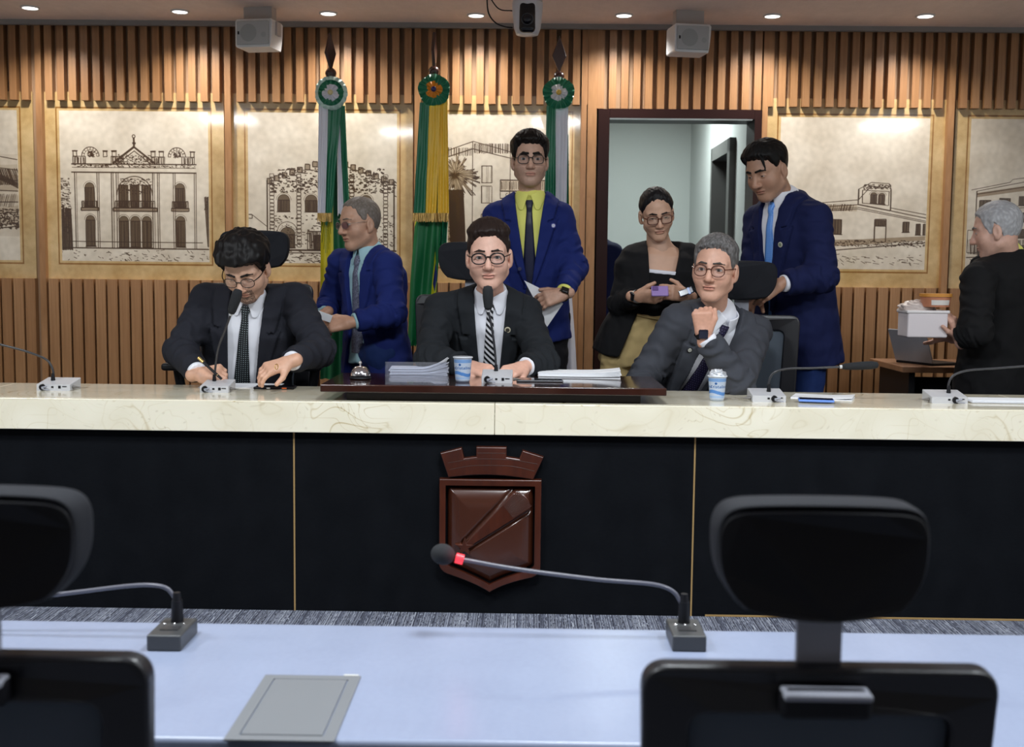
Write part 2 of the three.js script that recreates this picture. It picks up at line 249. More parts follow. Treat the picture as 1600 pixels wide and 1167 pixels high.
    q.dashes(258, 470, 590, 60, 190, 14, 3.4); q.dashes(300, 410, 500, 70, 170, 13, 3.4); q.dashes(258, 640, 590, 150, 210, 12, 2.6);
    for (const x of [262, 390, 640, 800]) { for (let k = 0; k < 20; k++) q.rect(x, 440 + k * 18, 20, 15, 2); }
    for (const x of [300, 430, 510, 590, 690]) { q.window(x, 540, 56, 82, true, 2); }
    for (const x of [310, 690]) { q.arc(x + 34, 720, 46, Math.PI, 0, 3); q.window(x, 700, 70, 100, true, 2); }
    q.rect(440, 720, 120, 90, 3); q.hatch(445, 724, 110, 82, 26, 0.2, 2); q.window(470, 740, 50, 70, false, 2);
    q.rect(118, 640, 60, 18, 3); q.line(178, 640, 250, 700, 2.4); q.line(150, 658, 150, 800, 2.6);
    q.line(100, 812, 912, 812, 5); q.line(250, 826, 880, 826, 3); q.dashes(120, 818, 780, 60, 110, 26, 2.2); q.dashes(880, 740, 40, 120, 50, 9, 3);
  },
  hall(g, w, h, q) {
    q.poly([[170, 336], [340, 280], [560, 330], [760, 330]], 3); q.poly([[170, 366], [340, 316], [560, 362], [760, 360]], 3); q.hatch(345, 290, 210, 48, 34, 0, 2.2); q.hatch(180, 312, 160, 40, 22, 0, 2); q.hatch(562, 334, 190, 26, 28, 0, 2);
    q.line(340, 280, 340, 800, 3); q.line(556, 330, 556, 800, 2.6); for (const y of [400, 500, 640]) { q.rect(392, y, 60, 84, 2.6); q.hatch(394, y, 56, 84, 4, 0, 1.2); }
    q.rect(500, 470, 420, 54, 3, 'rgba(160,130,90,0.25)'); q.hatch(502, 476, 400, 40, 46, 0, 2); q.rect(500, 524, 420, 36, 3);
    g.fillStyle = INK; g.font = 'bold 24px sans-serif'; g.fillText('CÂMARA MUNICIPAL', 530, 551);
    for (let k = 0; k < 6; k++) { q.rect(500 + k * 70, 580, 56, 100, 3); q.hatch(502 + k * 70, 584, 52, 92, 8, 0.1, 2); q.rect(500 + k * 70, 700, 56, 110, 3); }
    q.rect(100, 620, 80, 190, 3); q.hatch(104, 624, 72, 180, 12); for (let k = 0; k < 3; k++) q.window(110, 640 + k * 60, 50, 40, false, 2);
    q.palm(240, 440, 150); g.fillStyle = 'rgba(120,88,48,0.6)'; g.fillRect(200, 560, 84, 260); q.hatch(200, 520, 86, 300, 34, 0.2, 3.4); q.dashes(200, 520, 86, 300, 260, 12, 3);
    q.palm(880, 430, 130); q.hatch(850, 540, 66, 280, 26, 0.2, 3); q.dashes(846, 540, 70, 270, 160, 12, 3); q.line(92, 812, 930, 812, 4); q.dashes(100, 816, 820, 60, 120, 22, 2.4);
  },
  warehouse(g, w, h, q) {
    q.poly([[120, 520], [540, 470], [540, 400], [600, 355], [690, 362], [700, 400], [700, 520], [928, 575]], 3.4); q.poly([[110, 545], [540, 500], [700, 540], [930, 598]], 4); q.poly([[540, 470], [600, 380], [690, 388]], 2.6); q.dashes(548, 368, 145, 30, 60, 10, 3);
    q.poly([[560, 405], [690, 412], [690, 505], [560, 490], [560, 405]], 2.6); q.window(600, 420, 30, 70, true, 1); q.window(640, 424, 30, 70, true, 1); q.line(700, 400, 700, 540, 4); q.line(540, 400, 540, 500, 4);
    q.hatch(120, 500, 400, 44, 60, -0.6, 2); g.fillStyle = 'rgba(120,92,56,0.25)'; g.fillRect(115, 505, 420, 40);
    for (const y of [556, 566]) q.poly([[110, y + 6], [540, y - 46 + 10], [930, y + 62]], 2.6); q.line(330, 540, 330, 760, 4); q.rect(250, 592, 50, 120, 3); q.window(255, 598, 40, 108, false, 2); q.window(405, 600, 56, 96, false, 3); q.rect(625, 596, 56, 150, 3.4); q.window(630, 602, 46, 36, false, 2); q.window(765, 612, 30, 66, false, 1); for (const x of [830, 866, 900]) q.window(x, 624, 22, 72, false, 1);
    g.fillStyle = 'rgba(92,62,30,0.45)'; g.beginPath(); g.moveTo(110, 742); g.lineTo(540, 730); g.lineTo(930, 700); g.lineTo(930, 726); g.lineTo(540, 768); g.lineTo(110, 800); g.fill(); q.dashes(120, 735, 800, 40, 240, 12, 2.6); q.poly([[95, 815], [400, 806], [930, 742]], 5); q.dashes(110, 830, 800, 60, 60, 36, 2); q.hatch(100, 600, 140, 200, 34, 0.1, 3);
  },
  block(g, w, h, q) {
    q.poly([[140, 380], [520, 290], [930, 270]], 3); q.poly([[140, 400], [560, 320], [930, 306]], 4); q.poly([[108, 372], [330, 318], [345, 300], [640, 250], [930, 236]], 2); g.fillStyle = 'rgba(92,62,30,0.5)'; g.beginPath(); g.moveTo(140, 392); g.lineTo(560, 316); g.lineTo(930, 300); g.lineTo(930, 330); g.lineTo(560, 350); g.lineTo(140, 420); g.fill();
    for (let f = 0; f < 4; f++) for (let k = 0; k < 7; k++) { const x = 160 + k * 112, y = 440 + f * 100 - k * 14 * (1 - f * 0.3); q.window(x, y, 64, 58, false, 2); }
    for (let f = 0; f < 4; f++) q.line(140, 520 + f * 90, 930, 420 + f * 110, 2.6); q.line(140, 380, 140, 800, 4); q.rect(98, 640, 60, 150, 3); q.hatch(100, 700, 820, 100, 120, 0.2, 2); q.line(96, 822, 930, 780, 4); q.dashes(100, 826, 820, 50, 100, 26, 2.4);
  },
};
const FIT = { landscape: [1, 0, 0, 1, 0, 0], theatre: [1.17, 0, 0, 1.2, -87, -108], castle: [1.2, 0, 0, 1.12, -102, -58], hall: [1.1, 0, 0, 1.1, -52, -60], warehouse: [1.15, 0, 0, 0.83, -77, 155], block: [1, 0, 0, 0.82, 0, 180] };
const PANELS = [['landscape', -226, 54, 'with a hatched hillside landscape'], ['theatre', 70, 351, 'with an ink drawing of a pedimented theatre facade'], ['castle', 363, 645, 'with an ink drawing of a castle with stepped battlements'], ['hall', 659, 911, 'with an ink drawing of a town hall between palm trees'], ['warehouse', 1192, 1474, 'with an ink drawing of a long low building with a gabled tower'], ['block', 1488, 1768, 'with an ink drawing of a corner block of many windows']];
PANELS.forEach(([kind, p0, p1, what], i) => {
  const x0 = P(p0, 300, DPAN).x, x1 = P(p1, 300, DPAN).x, h = PANEL_TOP - PANEL_BOT + 0.05;
  const tex = canvasTex(1024, 1024, (g, w, hh) => { paper(g, w, hh, i + 2); g.save(); g.beginPath(); g.rect(92, 102, 840, 820); g.clip(); g.setTransform(...FIT[kind]); DRAW[kind](g, w, hh, pen(g, i + 40)); g.restore(); }, { repeat: false });
  const t = thing('wall_panel', 'glossy sepia printed wall panel ' + what, 'wall panel', [(x0 + x1) / 2, PANEL_BOT, -DPAN], 0, 'sepia panels on the slatted wall');
  part('board', box(x1 - x0, h, 0.01, 0, h / 2, -0.006), std(lin(0.42, 0.3, 0.14), 0.5), t);
  part('print', new THREE.PlaneGeometry(x1 - x0, h).translate(0, h / 2, 0), phys(0xffffff, 0.3, { map: tex, clearcoat: 0.6, clearcoatRoughness: 0.07 }), t);
});

// ---------- speakers, camera, cable ----------
function speaker(px0, px1, pyTop, pyBot, turn, label) {
  const D = 6.05, a = P(px0, (pyTop + pyBot) / 2, D), b = P(px1, (pyTop + pyBot) / 2, D), w = b.x - a.x, top = P((px0 + px1) / 2, pyTop, D).y, bot = P((px0 + px1) / 2, pyBot, D).y, h = top - bot;
  const t = thing('loudspeaker', label, 'loudspeaker', [(a.x + b.x) / 2, bot, -D], turn, 'white loudspeakers hung from the ceiling');
  const sh = new THREE.Shape(); const hw = w / 2; sh.moveTo(-hw, 0.008); sh.quadraticCurveTo(-hw * 0.97, 0, -hw + 0.01, 0); sh.lineTo(hw - 0.012, 0); sh.quadraticCurveTo(hw * 0.97, h * 0.3, hw, h * 0.95); sh.lineTo(hw - 0.006, h); sh.lineTo(-hw + 0.006, h); sh.lineTo(-hw, h - 0.008); sh.lineTo(-hw, 0.008);
  part('cabinet', new THREE.ExtrudeGeometry(sh, { depth: 0.14, bevelSize: 0.004, bevelThickness: 0.004, bevelSegments: 2 }).translate(0, 0, -0.15), whitePlastic, t);
  const gr = part('grille', rbox(w * 0.9, h * 0.88, 0.008, 0.004, -0.002, h * 0.5, 0.001), std(lin(0.46, 0.48, 0.48), 0.7), t);
  part('woofer', new THREE.CircleGeometry(h * 0.33, 32).translate(-w * 0.12, h * 0.5, 0.0065), std(lin(0.36, 0.38, 0.38), 0.8), gr); part('tweeter', new THREE.CircleGeometry(h * 0.1, 24).translate(w * 0.3, h * 0.42, 0.0065), std(lin(0.4, 0.42, 0.42), 0.8), gr);
  part('logo', box(0.008, 0.016, 0.002, -w * 0.4, h * 0.5, 0.007), blackPlastic, t);
  const up = YCEIL - bot; part('bracket', [box(w * 0.85, 0.012, 0.1, 0, h + 0.004, -0.075), box(w * 0.8, Math.max(0.01, up - h), 0.06, 0, (h + up) / 2, -0.09), box(0.012, h * 0.5, 0.05, hw + 0.008, h * 0.72, -0.075)], std(lin(0.5, 0.46, 0.43), 0.6), t);
}
speaker(366, 425, 30, 72, -0.18, 'white ceiling loudspeaker between the theatre and castle panels');
speaker(1055, 1112, 38, 80, 0.18, 'white ceiling loudspeaker above the doorway');
{
  const D = 5.7, c = P(824, 30, D), bot = P(824, 55, D).y;
  const t = thing('conference_camera', 'white motorised conference camera with black lens window hung from ceiling', 'camera', [c.x, bot, -D]);
  const R = (P(848, 30, D).x - P(800, 30, D).x) / 2;
  const pts = [[0.001, 0], [R * 0.72, 0.002], [R * 0.86, 0.03], [R * 0.98, 0.11], [R, 0.15], [R * 0.97, 0.16], [0.001, 0.16]].map(([x, y]) => new THREE.Vector2(x, y));
  part('body', new THREE.LatheGeometry(pts, 40), phys(lin(0.66, 0.66, 0.68), 0.35), t);
  const lens = part('lens_window', rbox(R * 1.05, 0.145, R * 0.6, 0.03, 0, 0.073, R * 0.72), phys(lin(0.004, 0.004, 0.006), 0.08), t);
  part('lens', new THREE.TorusGeometry(0.026, 0.004, 10, 32).translate(0, 0.06, R * 1.025), std(lin(0.03, 0.03, 0.035), 0.25), lens); part('lens_glass', new THREE.SphereGeometry(0.024, 24, 12, 0, 7, 0, 0.9).rotateX(Math.PI / 2).translate(0, 0.06, R * 1.01), phys(lin(0.008, 0.008, 0.015), 0.04), lens);
  part('mount', [cyl(R * 0.95, R * 0.95, 0.05, 0, 0.19, 0, 40), cyl(R * 0.6, R * 0.6, Math.max(0.02, YCEIL - bot - 0.21), 0, (0.21 + YCEIL - bot) / 2, 0, 32)], whitePlastic, t);
  part('collar', cyl(R * 0.9, R * 0.9, 0.012, 0, 0.163, 0, 40), blackPlastic, t);
  const y0 = P(760, 8, 5.75), k = thing('cable', 'thin black cable looping from the ceiling to the conference camera', 'cable', [y0.x, YCEIL, -5.75]);
  const L = (px, py) => { const q = P(px, py, 5.75); return V(q.x - y0.x, Math.min(-0.004, q.y - YCEIL), 0); };
  part('cord', [tube([V(0, 0, 0), L(764, 22), L(775, 36), L(790, 42), L(801, 43)], 0.0035), tube([V(0, 0, 0), L(780, 14), L(801, 17)], 0.003)], blackPlastic, k);
}

// ---------- flags ----------
const satin = (c) => new THREE.MeshPhysicalMaterial({ color: c, roughness: 0.38, side: THREE.DoubleSide, sheen: 0.4, sheenRoughness: 0.4 });
const GREEN = lin(0.008, 0.16, 0.075), WHITE = lin(0.7, 0.7, 0.76), YELLOW = lin(0.9, 0.56, 0.04);
const spearMat = phys(lin(0.05, 0.018, 0.014), 0.25, { clearcoat: 0.7, clearcoatRoughness: 0.1 });
function clothStrip(rows, folds, seed, nU = 40, nV = 60) { // rows: [t, xl, xr, y, z] polyline down the cloth
  const pos = [], uv = [], idx = [];
  for (let j = 0; j <= nV; j++) { const t = j / nV; let k = 0; while (k < rows.length - 2 && rows[k + 1][0] < t) k++; const A = rows[k], B = rows[k + 1], f = (t - A[0]) / (B[0] - A[0]), m = (q) => A[q] + (B[q] - A[q]) * f;
    for (let i = 0; i <= nU; i++) { const u = i / nU, x = m(1) + (m(2) - m(1)) * u, z = m(4) + folds * (Math.sin(u * 3.2 * Math.PI * 1.3 + seed + t * 1.2) * (0.4 + 0.6 * t) + 0.5 * noise3(u * 3, t * 2.5, seed)); pos.push(x, m(3) + 0.01 * noise3(u * 4, seed, t * 2) * t, z); uv.push(u, 1 - t); } }
  for (let j = 0; j < nV; j++) for (let i = 0; i < nU; i++) { const a = j * (nU + 1) + i, b = a + nU + 1; idx.push(a, b, a + 1, b, b + 1, a + 1); }
  const g = new THREE.BufferGeometry(); g.setAttribute('position', new THREE.Float32BufferAttribute(pos, 3)); g.setAttribute('uv', new THREE.Float32BufferAttribute(uv, 2)); g.setIndex(idx); g.computeVertexNormals(); return g;
}
function petals(r0, r1, n, z, wav, seed) { // pleated rosette ring
  const pos = [], idx = [], N = n * 8; for (let i = 0; i <= N; i++) { const a = (i / N) * Math.PI * 2, pl = Math.sin(a * n); for (let k = 0; k <= 4; k++) { const f = k / 4, rr = r0 + (r1 - r0) * f * (1 + 0.05 * Math.sin(a * 5 + seed)); pos.push(Math.cos(a) * rr, Math.sin(a) * rr, z + wav * pl * f - 0.012 * f * f + 0.01 * Math.sin(a * 3 + seed) * f); } }
  for (let i = 0; i < N; i++) for (let k = 0; k < 4; k++) { const a = i * 5 + k, b = a + 5; idx.push(a, b, a + 1, b, b + 1, a + 1); }
  const g = new THREE.BufferGeometry(); g.setAttribute('position', new THREE.Float32BufferAttribute(pos, 3)); g.setIndex(idx); g.computeVertexNormals(); return g;
}
const FLAG_D = 6.15;
function flag(px, o) {
  const ctr = P(px, 142, FLAG_D), t = thing('flag', o.label, 'flag', [ctr.x, YP, -FLAG_D], 0, 'flags on poles before the panelled wall');
  const Q = (x, y, z = 0) => { const q = P(x, y, FLAG_D - z); return V(q.x - ctr.x, q.y - YP, z); };
  const ball = Q(px, o.ballY), tip = Q(px, o.tipY);
  part('base', new THREE.LatheGeometry([[0.001, 0], [0.17, 0], [0.165, 0.02], [0.05, 0.05], [0.03, 0.12], [0.001, 0.12]].map(([x, y]) => new THREE.Vector2(x, y)), 40), darkWood, t);
  part('pole', cyl(0.014, 0.014, ball.y, 0, ball.y / 2, 0, 20), std(lin(0.42, 0.43, 0.46), 0.35, { metalness: 0.5 }), t);
  part('finial_ball', new THREE.SphereGeometry(0.03, 24, 16), spearMat, t, [0, ball.y, 0]);
  const h = tip.y - ball.y - 0.02, hw = 0.035, sp = new THREE.Shape(); sp.moveTo(0, 0); sp.lineTo(hw, h * 0.45); sp.lineTo(0, h); sp.lineTo(-hw, h * 0.45); sp.closePath();
  part('spearhead', new THREE.ExtrudeGeometry(sp, { depth: 0.006, bevelSize: 0.003, bevelThickness: 0.006, bevelSegments: 2 }).translate(0, 0, -0.003), spearMat, t, [0, ball.y + 0.022, 0], [0, o.spearTurn, o.spearTilt || 0]);
  const rz = 0.1, rc = Q(px + o.rx, o.rosetteY, rz), ro = part('rosette', petals(0.03, 0.082, 17, 0, 0.007, px), satin(GREEN), t, [rc.x, rc.y, rz]);
  if (o.rim) part('rim', petals(0.066, 0.086, 17, 0.003, 0.007, px), satin(o.rim), ro);
  part('inner_ring', petals(0.004, 0.044, 13, 0.014, 0.004, px + 2), satin(o.inner), ro); part('button', new THREE.SphereGeometry(0.014, 20, 12).scale(1, 1, 0.6).translate(0, 0, 0.02), satin(o.button), ro);
  o.ribbons.forEach(([xt0, xt1, xb0, xb1, y0, y1, col, z, fr]) => { const A = Q(xt0, y0, z), B = Q(xt1, y0, z), C = Q(xb0, y1, z), D2 = Q(xb1, y1, z);
    const rb = part('ribbon', clothStrip([[0, A.x, B.x, A.y, z], [1, C.x, D2.x, C.y, z + 0.01]], 0.006, xt0, 16, 60), satin(col), t);
    if (fr) { const list = [], r = rng(xt0), n = Math.round((xb1 - xb0) * 1.6); for (let i = 0; i < n; i++) { const x = C.x + ((i + 0.5) / n) * (D2.x - C.x), a = V(x, C.y + 0.01, z + 0.012 + r() * 0.008), b = V(x + (r() - 0.5) * 0.012, C.y - 0.03 - r() * 0.008, z + 0.012 + r() * 0.012); list.push(bar(a, b, 0.0022, 0.0022, 5)); } part('fringe', list, std(lin(0.55, 0.36, 0.12), 0.35, { metalness: 0.7 }), rb); } });
  o.cloths.forEach((c) => { const rows = c.rows.map(([y, x0, x1], i) => { const A = Q(x0, y, c.z), B = Q(x1, y, c.z); return [i / (c.rows.length - 1), A.x, B.x, A.y, c.z]; }); part('cloth', clothStrip(rows, c.fold || 0.018, c.seed || 1), c.tex ? new THREE.MeshPhysicalMaterial({ map: c.tex, roughness: 0.45, side: THREE.DoubleSide, sheen: 0.3 }) : satin(c.col), t); });
  return t;
}
const flagTex1 = canvasTex(512, 1024, (g, w, h) => { g.fillStyle = '#155f38'; g.fillRect(0, 0, w, h); g.fillStyle = '#d3c22a'; g.beginPath(); g.moveTo(0, 130); g.lineTo(210, 150); g.lineTo(230, 640); g.lineTo(0, 800); g.fill(); g.strokeStyle = '#0d4a2b'; g.lineWidth = 7; for (let i = 0; i < 26; i++) { const a = (i / 26) * 6.283; g.beginPath(); g.moveTo(90 + Math.cos(a) * 50, 450 + Math.sin(a) * 70); g.lineTo(90 + Math.cos(a) * 125, 450 + Math.sin(a) * 170); g.stroke(); } g.fillStyle = '#1f7350'; g.beginPath(); g.ellipse(90, 450, 62, 84, 0, 0, 7); g.fill(); });
const flagTex2 = canvasTex(512, 1024, (g, w, h) => { g.fillStyle = '#0e6a3a'; g.fillRect(0, 0, w, h); g.fillStyle = '#cfd023'; g.beginPath(); g.moveTo(430, 380); g.lineTo(500, 520); g.lineTo(500, 860); g.lineTo(400, 800); g.fill(); g.fillStyle = '#1b2a6e'; g.beginPath(); g.moveTo(455, 430); g.lineTo(500, 480); g.lineTo(480, 560); g.lineTo(430, 520); g.fill(); g.fillStyle = '#c7cc22'; g.beginPath(); g.moveTo(0, 0); g.lineTo(70, 0); g.lineTo(30, 260); g.lineTo(0, 280); g.fill(); });
flag(517, { label: 'green and yellow flag with green and white rosette and ribbons, before the castle panel', tipY: 54, ballY: 115, rosetteY: 145, rx: 0, spearTurn: 1.0, spearTilt: 0.05, rim: lin(0.5, 0.68, 0.6), inner: WHITE, button: lin(0.7, 0.6, 0.3),
  ribbons: [[498, 513, 497, 509, 160, 336, WHITE, 0.085, 1], [511, 534, 507, 519, 162, 336, GREEN, 0.08, 1], [526, 532, 528, 541, 185, 336, WHITE, 0.075], [530, 539, 538, 547, 165, 336, GREEN, 0.08]],
  cloths: [{ rows: [[170, 508, 530], [230, 504, 540], [340, 502, 545], [470, 501, 548], [592, 500, 552]], z: 0.03, tex: flagTex1, seed: 2 }] });
flag(678, { label: 'green flag with orange centred rosette and wide green and yellow ribbons', tipY: 52, ballY: 112, rosetteY: 140, rx: 0, spearTurn: 1.45, inner: lin(0.75, 0.25, 0.01), button: lin(0.01, 0.012, 0.12),
  ribbons: [[656, 672, 646, 667, 160, 336, GREEN, 0.08, 1], [671, 688, 665, 682, 160, 336, YELLOW, 0.085, 1], [685, 699, 684, 702, 150, 336, YELLOW, 0.075, 1], [684, 688, 680, 687, 230, 336, GREEN, 0.06, 1]],
  cloths: [{ rows: [[180, 668, 690], [345, 648, 690], [440, 641, 683], [530, 637, 676], [540, 640, 660]], z: 0.035, tex: flagTex2, seed: 5, fold: 0.022 }, { rows: [[300, 688, 698], [345, 686, 700], [380, 686, 698], [400, 690, 694]], z: 0.0, col: GREEN, seed: 8 }] });
flag(873, { label: 'green and white flag with daisy-like rosette beside the doorway', tipY: 58, ballY: 120, rosetteY: 145, rx: 0, spearTurn: 0.1, inner: lin(0.66, 0.66, 0.66), button: lin(0.65, 0.42, 0.06),
  ribbons: [[854, 868, 850, 868, 165, 336, GREEN, 0.08, 1], [866, 888, 866, 885, 165, 336, WHITE, 0.07, 1], [880, 888, 884, 889, 210, 336, GREEN, 0.06, 1]],
  cloths: [{ rows: [[170, 862, 884], [300, 856, 886], [440, 852, 892], [520, 850, 898], [590, 856, 902]], z: 0.02, col: WHITE, seed: 9, fold: 0.016 }, { rows: [[300, 872, 886], [400, 874, 890], [440, 876, 891], [470, 880, 889]], z: 0.045, tex: canvasTex(64, 128, (g) => { g.fillStyle = '#123f9a'; g.fillRect(0, 0, 64, 70); g.fillStyle = '#12703e'; g.fillRect(0, 70, 64, 58); g.fillStyle = '#ddd'; g.fillRect(0, 60, 64, 8); }), seed: 4, fold: 0.006 }] });
// ---------- the dais counter ----------
const CX0 = -4.2, CX1 = 4.2;
{
  const t = thing('dais_counter', 'long cream marble topped counter with black front panels', 'counter', [0, YP, -(DF + DB) / 2]);
  const h = YC - YP, d = DB - DF, zf = d / 2, ap = P(800, 631, DF).y - P(800, 680, DF).y, joint = P(773, 640, DF).x;
  const slab = (x0, x1) => part('marble_slab', boxUV(rbox(x1 - x0 - 0.0015, 0.03, d - 0.0285, 0.002, (x0 + x1) / 2, h - 0.015, -0.01425)), marble, t);
  const apr = (x0, x1) => part('marble_apron', boxUV(rbox(x1 - x0 - 0.0015, ap, 0.028, 0.003, (x0 + x1) / 2, h - ap / 2, zf - 0.014)), marble, t);
  const cuts = [CX0, joint - 1.9, joint, joint + 1.95, CX1]; for (let i = 0; i + 1 < cuts.length; i++) { slab(cuts[i], cuts[i + 1]); apr(cuts[i], cuts[i + 1]); }
  const ps = [CX0, P(460, 820, DF + 0.035).x, P(1083, 820, DF + 0.035).x, CX1]; const ph = h - ap + 0.02;
  for (let i = 0; i < 3; i++) part('front_panel', boxUV(box(ps[i + 1] - ps[i] - 0.006, ph, 0.025, (ps[i] + ps[i + 1]) / 2, ph / 2, zf - 0.047)), frontMat, t);
  for (const x of [ps[1], ps[2]]) part('brass_strip', box(0.006, ph, 0.022, x, ph / 2, zf - 0.046), brass, t);
  part('foot_strip', box(ps[3] - ps[2] - 0.1, 0.006, 0.004, (ps[2] + ps[3]) / 2, 0.004, zf - 0.033), brass, t);
  part('back_board', box(CX1 - CX0, ph, 0.02, 0, ph / 2, -zf + 0.2), std(lin(0.05, 0.035, 0.025), 0.6), t);
}
{ // raised wooden stand on the counter
  const xl = P(500, 604, 3.99).x, xr = P(1042, 607, 3.99).x, d = 4.46 - 3.99, w = xr - xl;
  const t = thing('desk_stand', 'dark glossy wooden stand raised on the marble counter', 'desk stand', [(xl + xr) / 2, YC, -3.99 - d / 2]);
  const th = 0.027, g = rbox(w, th, d, 0.004, 0, YT - YC - th / 2, 0); part('top_board', boxUV(g, 0.7), darkWood, t);
  part('plinth', boxUV(rbox(w - 0.17, YT - YC - th, d - 0.1, 0.003, 0, (YT - YC - th) / 2, 0), 0.7), std(lin(0.014, 0.008, 0.006), 0.5), t);
}
{ // carved coat of arms on the counter front
  const D = DF + 0.034, c = P(766, 830, D), top = P(766, 748, D).y, tipy = P(764, 920, D).y, xl = P(688, 830, D).x, xr = P(843, 830, D).x;
  const t = thing('carved_crest', 'carved dark wood shield with comet and battlemented crown on the black front', 'crest', [c.x, tipy, -D]);
  const w = xr - xl, h = top - tipy, X = (px) => P(px, 830, D).x - c.x, Y = (py) => P(766, py, D).y - tipy;
  const outline = (m) => { const s = new THREE.Shape(); const hw = w / 2 - m; s.moveTo(-hw, h - m); s.lineTo(hw, h - m); s.lineTo(hw, Y(880) + m * 0.4); s.quadraticCurveTo(hw, Y(892) + m, hw - 0.03, Y(897) + m); s.quadraticCurveTo(0.05, Y(906) + m, 0, m * 1.25); s.quadraticCurveTo(-0.05, Y(906) + m, -hw + 0.03, Y(893) + m); s.quadraticCurveTo(-hw, Y(888) + m, -hw, Y(876) + m * 0.4); s.closePath(); return s; };
  const wood = phys(0xffffff, 0.3, { map: woodTex([84, 37, 19], [54, 22, 11], 256, 256, 9, 8), clearcoat: 0.3, clearcoatRoughness: 0.2 });
  const fr = outline(0); fr.holes.push(new THREE.Path(outline(0.019).getPoints(10)));
  part('frame', new THREE.ExtrudeGeometry(fr, { depth: 0.03, bevelSize: 0.003, bevelThickness: 0.004, bevelSegments: 2 }), wood, t);
  // domed field: grid clipped to the inner outline, raised towards the middle
  const inner = outline(0.024).getPoints(12), inside = (x, y) => { let r = false; for (let i = 0, j = inner.length - 1; i < inner.length; j = i++) { const a = inner[i], b = inner[j]; if (a.y > y !== b.y > y && x < ((b.x - a.x) * (y - a.y)) / (b.y - a.y) + a.x) r = !r; } return r; };
  const edge = (x, y) => { let d = 9; for (let i = 0, j = inner.length - 1; i < inner.length; j = i++) { const a = inner[i], b = inner[j], ex = b.x - a.x, ey = b.y - a.y, l = ex * ex + ey * ey; if (l < 1e-12) continue; const q = Math.max(0, Math.min(1, ((x - a.x) * ex + (y - a.y) * ey) / l)); d = Math.min(d, Math.hypot(x - a.x - ex * q, y - a.y - ey * q)); } return inside(x, y) ? d : -d; };
  const pos = [], idx = [], N = 90; const A = V(X(727), Y(851), 0), B = V(X(818), Y(775), 0), ab = B.clone().sub(A), L = ab.length(); ab.normalize();
  for (let j = 0; j <= N; j++) for (let i = 0; i <= N; i++) { const x = -w / 2 + 0.02 + (w - 0.04) * (i / N), y = 0.02 + (h - 0.04) * (j / N), e = edge(x, y); const s = (x - A.x) * ab.x + (y - A.y) * ab.y, q = Math.abs(-(x - A.x) * ab.y + (y - A.y) * ab.x), hw = 0.006 + 0.035 * Math.max(0, s / L); const tail = s > 0 && s < L * 1.02 ? Math.max(0, 1 - Math.abs(q - hw - 0.008) / 0.01) : 0; const z = e < 0 ? 0 : 0.04 * Math.sqrt(1 - Math.pow(1 - Math.min(1, e / 0.085), 2)) - 0.012 * tail * Math.min(1, e / 0.02); pos.push(x, y, z); }
  for (let j = 0; j < N; j++) for (let i = 0; i < N; i++) { const a = j * (N + 1) + i, b = a + N + 1; if ([a, a + 1, b, b + 1].every((q) => pos[3 * q + 2] === 0)) continue; idx.push(a, a + 1, b, b, a + 1, b + 1); }
  const fg = new THREE.BufferGeometry(); fg.setAttribute('position', new THREE.Float32BufferAttribute(pos, 3)); fg.setIndex(idx); fg.computeVertexNormals();
  part('field', fg, phys(lin(0.055, 0.015, 0.007), 0.24, { clearcoat: 0.8, clearcoatRoughness: 0.15 }), t);
  const ns = V(-ab.y, ab.x, 0), at = (s, q) => [A.x + ab.x * s * L + ns.x * q, A.y + ab.y * s * L + ns.y * q];
  const tl = new THREE.Shape(); tl.moveTo(...at(0, 0.005)); tl.lineTo(...at(0.94, 0.037)); tl.quadraticCurveTo(...at(1.1, 0), ...at(0.98, -0.038)); tl.lineTo(...at(0, -0.005)); tl.closePath();
  const tail = part('comet_tail', new THREE.ExtrudeGeometry(tl, { depth: 0.02, bevelSize: 0.002, bevelThickness: 0.003, bevelSegments: 2 }), wood, t, [0, 0, 0.025]);
  const gr = []; for (let k = -7; k <= 7; k++) { const a = at(0.74, k * 0.0038), b = at(1.02, k * 0.005); gr.push(bar(V(a[0], a[1], 0.0235), V(b[0], b[1], 0.0235), 0.0012, 0.0016, 6)); } part('tail_rays', gr, wood, tail);
  const st = new THREE.Shape(); for (let k = 0; k < 10; k++) { const a = 0.3 + (k * Math.PI) / 5, r = k % 2 ? 0.011 : 0.03; const q = [A.x + Math.cos(a) * r, A.y + Math.sin(a) * r]; k ? st.lineTo(...q) : st.moveTo(...q); } st.closePath();
  part('star', new THREE.ExtrudeGeometry(st, { depth: 0.006, bevelSize: 0.004, bevelThickness: 0.014, bevelSegments: 3 }), wood, t, [0, 0, 0.032]);
  // crown: three battlements on an arched band
  const cr = new THREE.Shape(), q = (px, py) => [X(px), Y(py)]; cr.moveTo(...q(702, 743)); cr.lineTo(...q(690, 708)); cr.lineTo(...q(720, 700)); cr.lineTo(...q(724, 716)); cr.lineTo(...q(745, 713)); cr.lineTo(...q(745, 698)); cr.lineTo(...q(789, 698)); cr.lineTo(...q(789, 713)); cr.lineTo(...q(811, 716)); cr.lineTo(...q(816, 703)); cr.lineTo(...q(846, 712)); cr.lineTo(...q(831, 745)); cr.quadraticCurveTo(...q(766, 733), ...q(702, 743));
  const crown = part('crown', new THREE.ExtrudeGeometry(cr, { depth: 0.026, bevelSize: 0.003, bevelThickness: 0.004, bevelSegments: 2 }), wood, t);
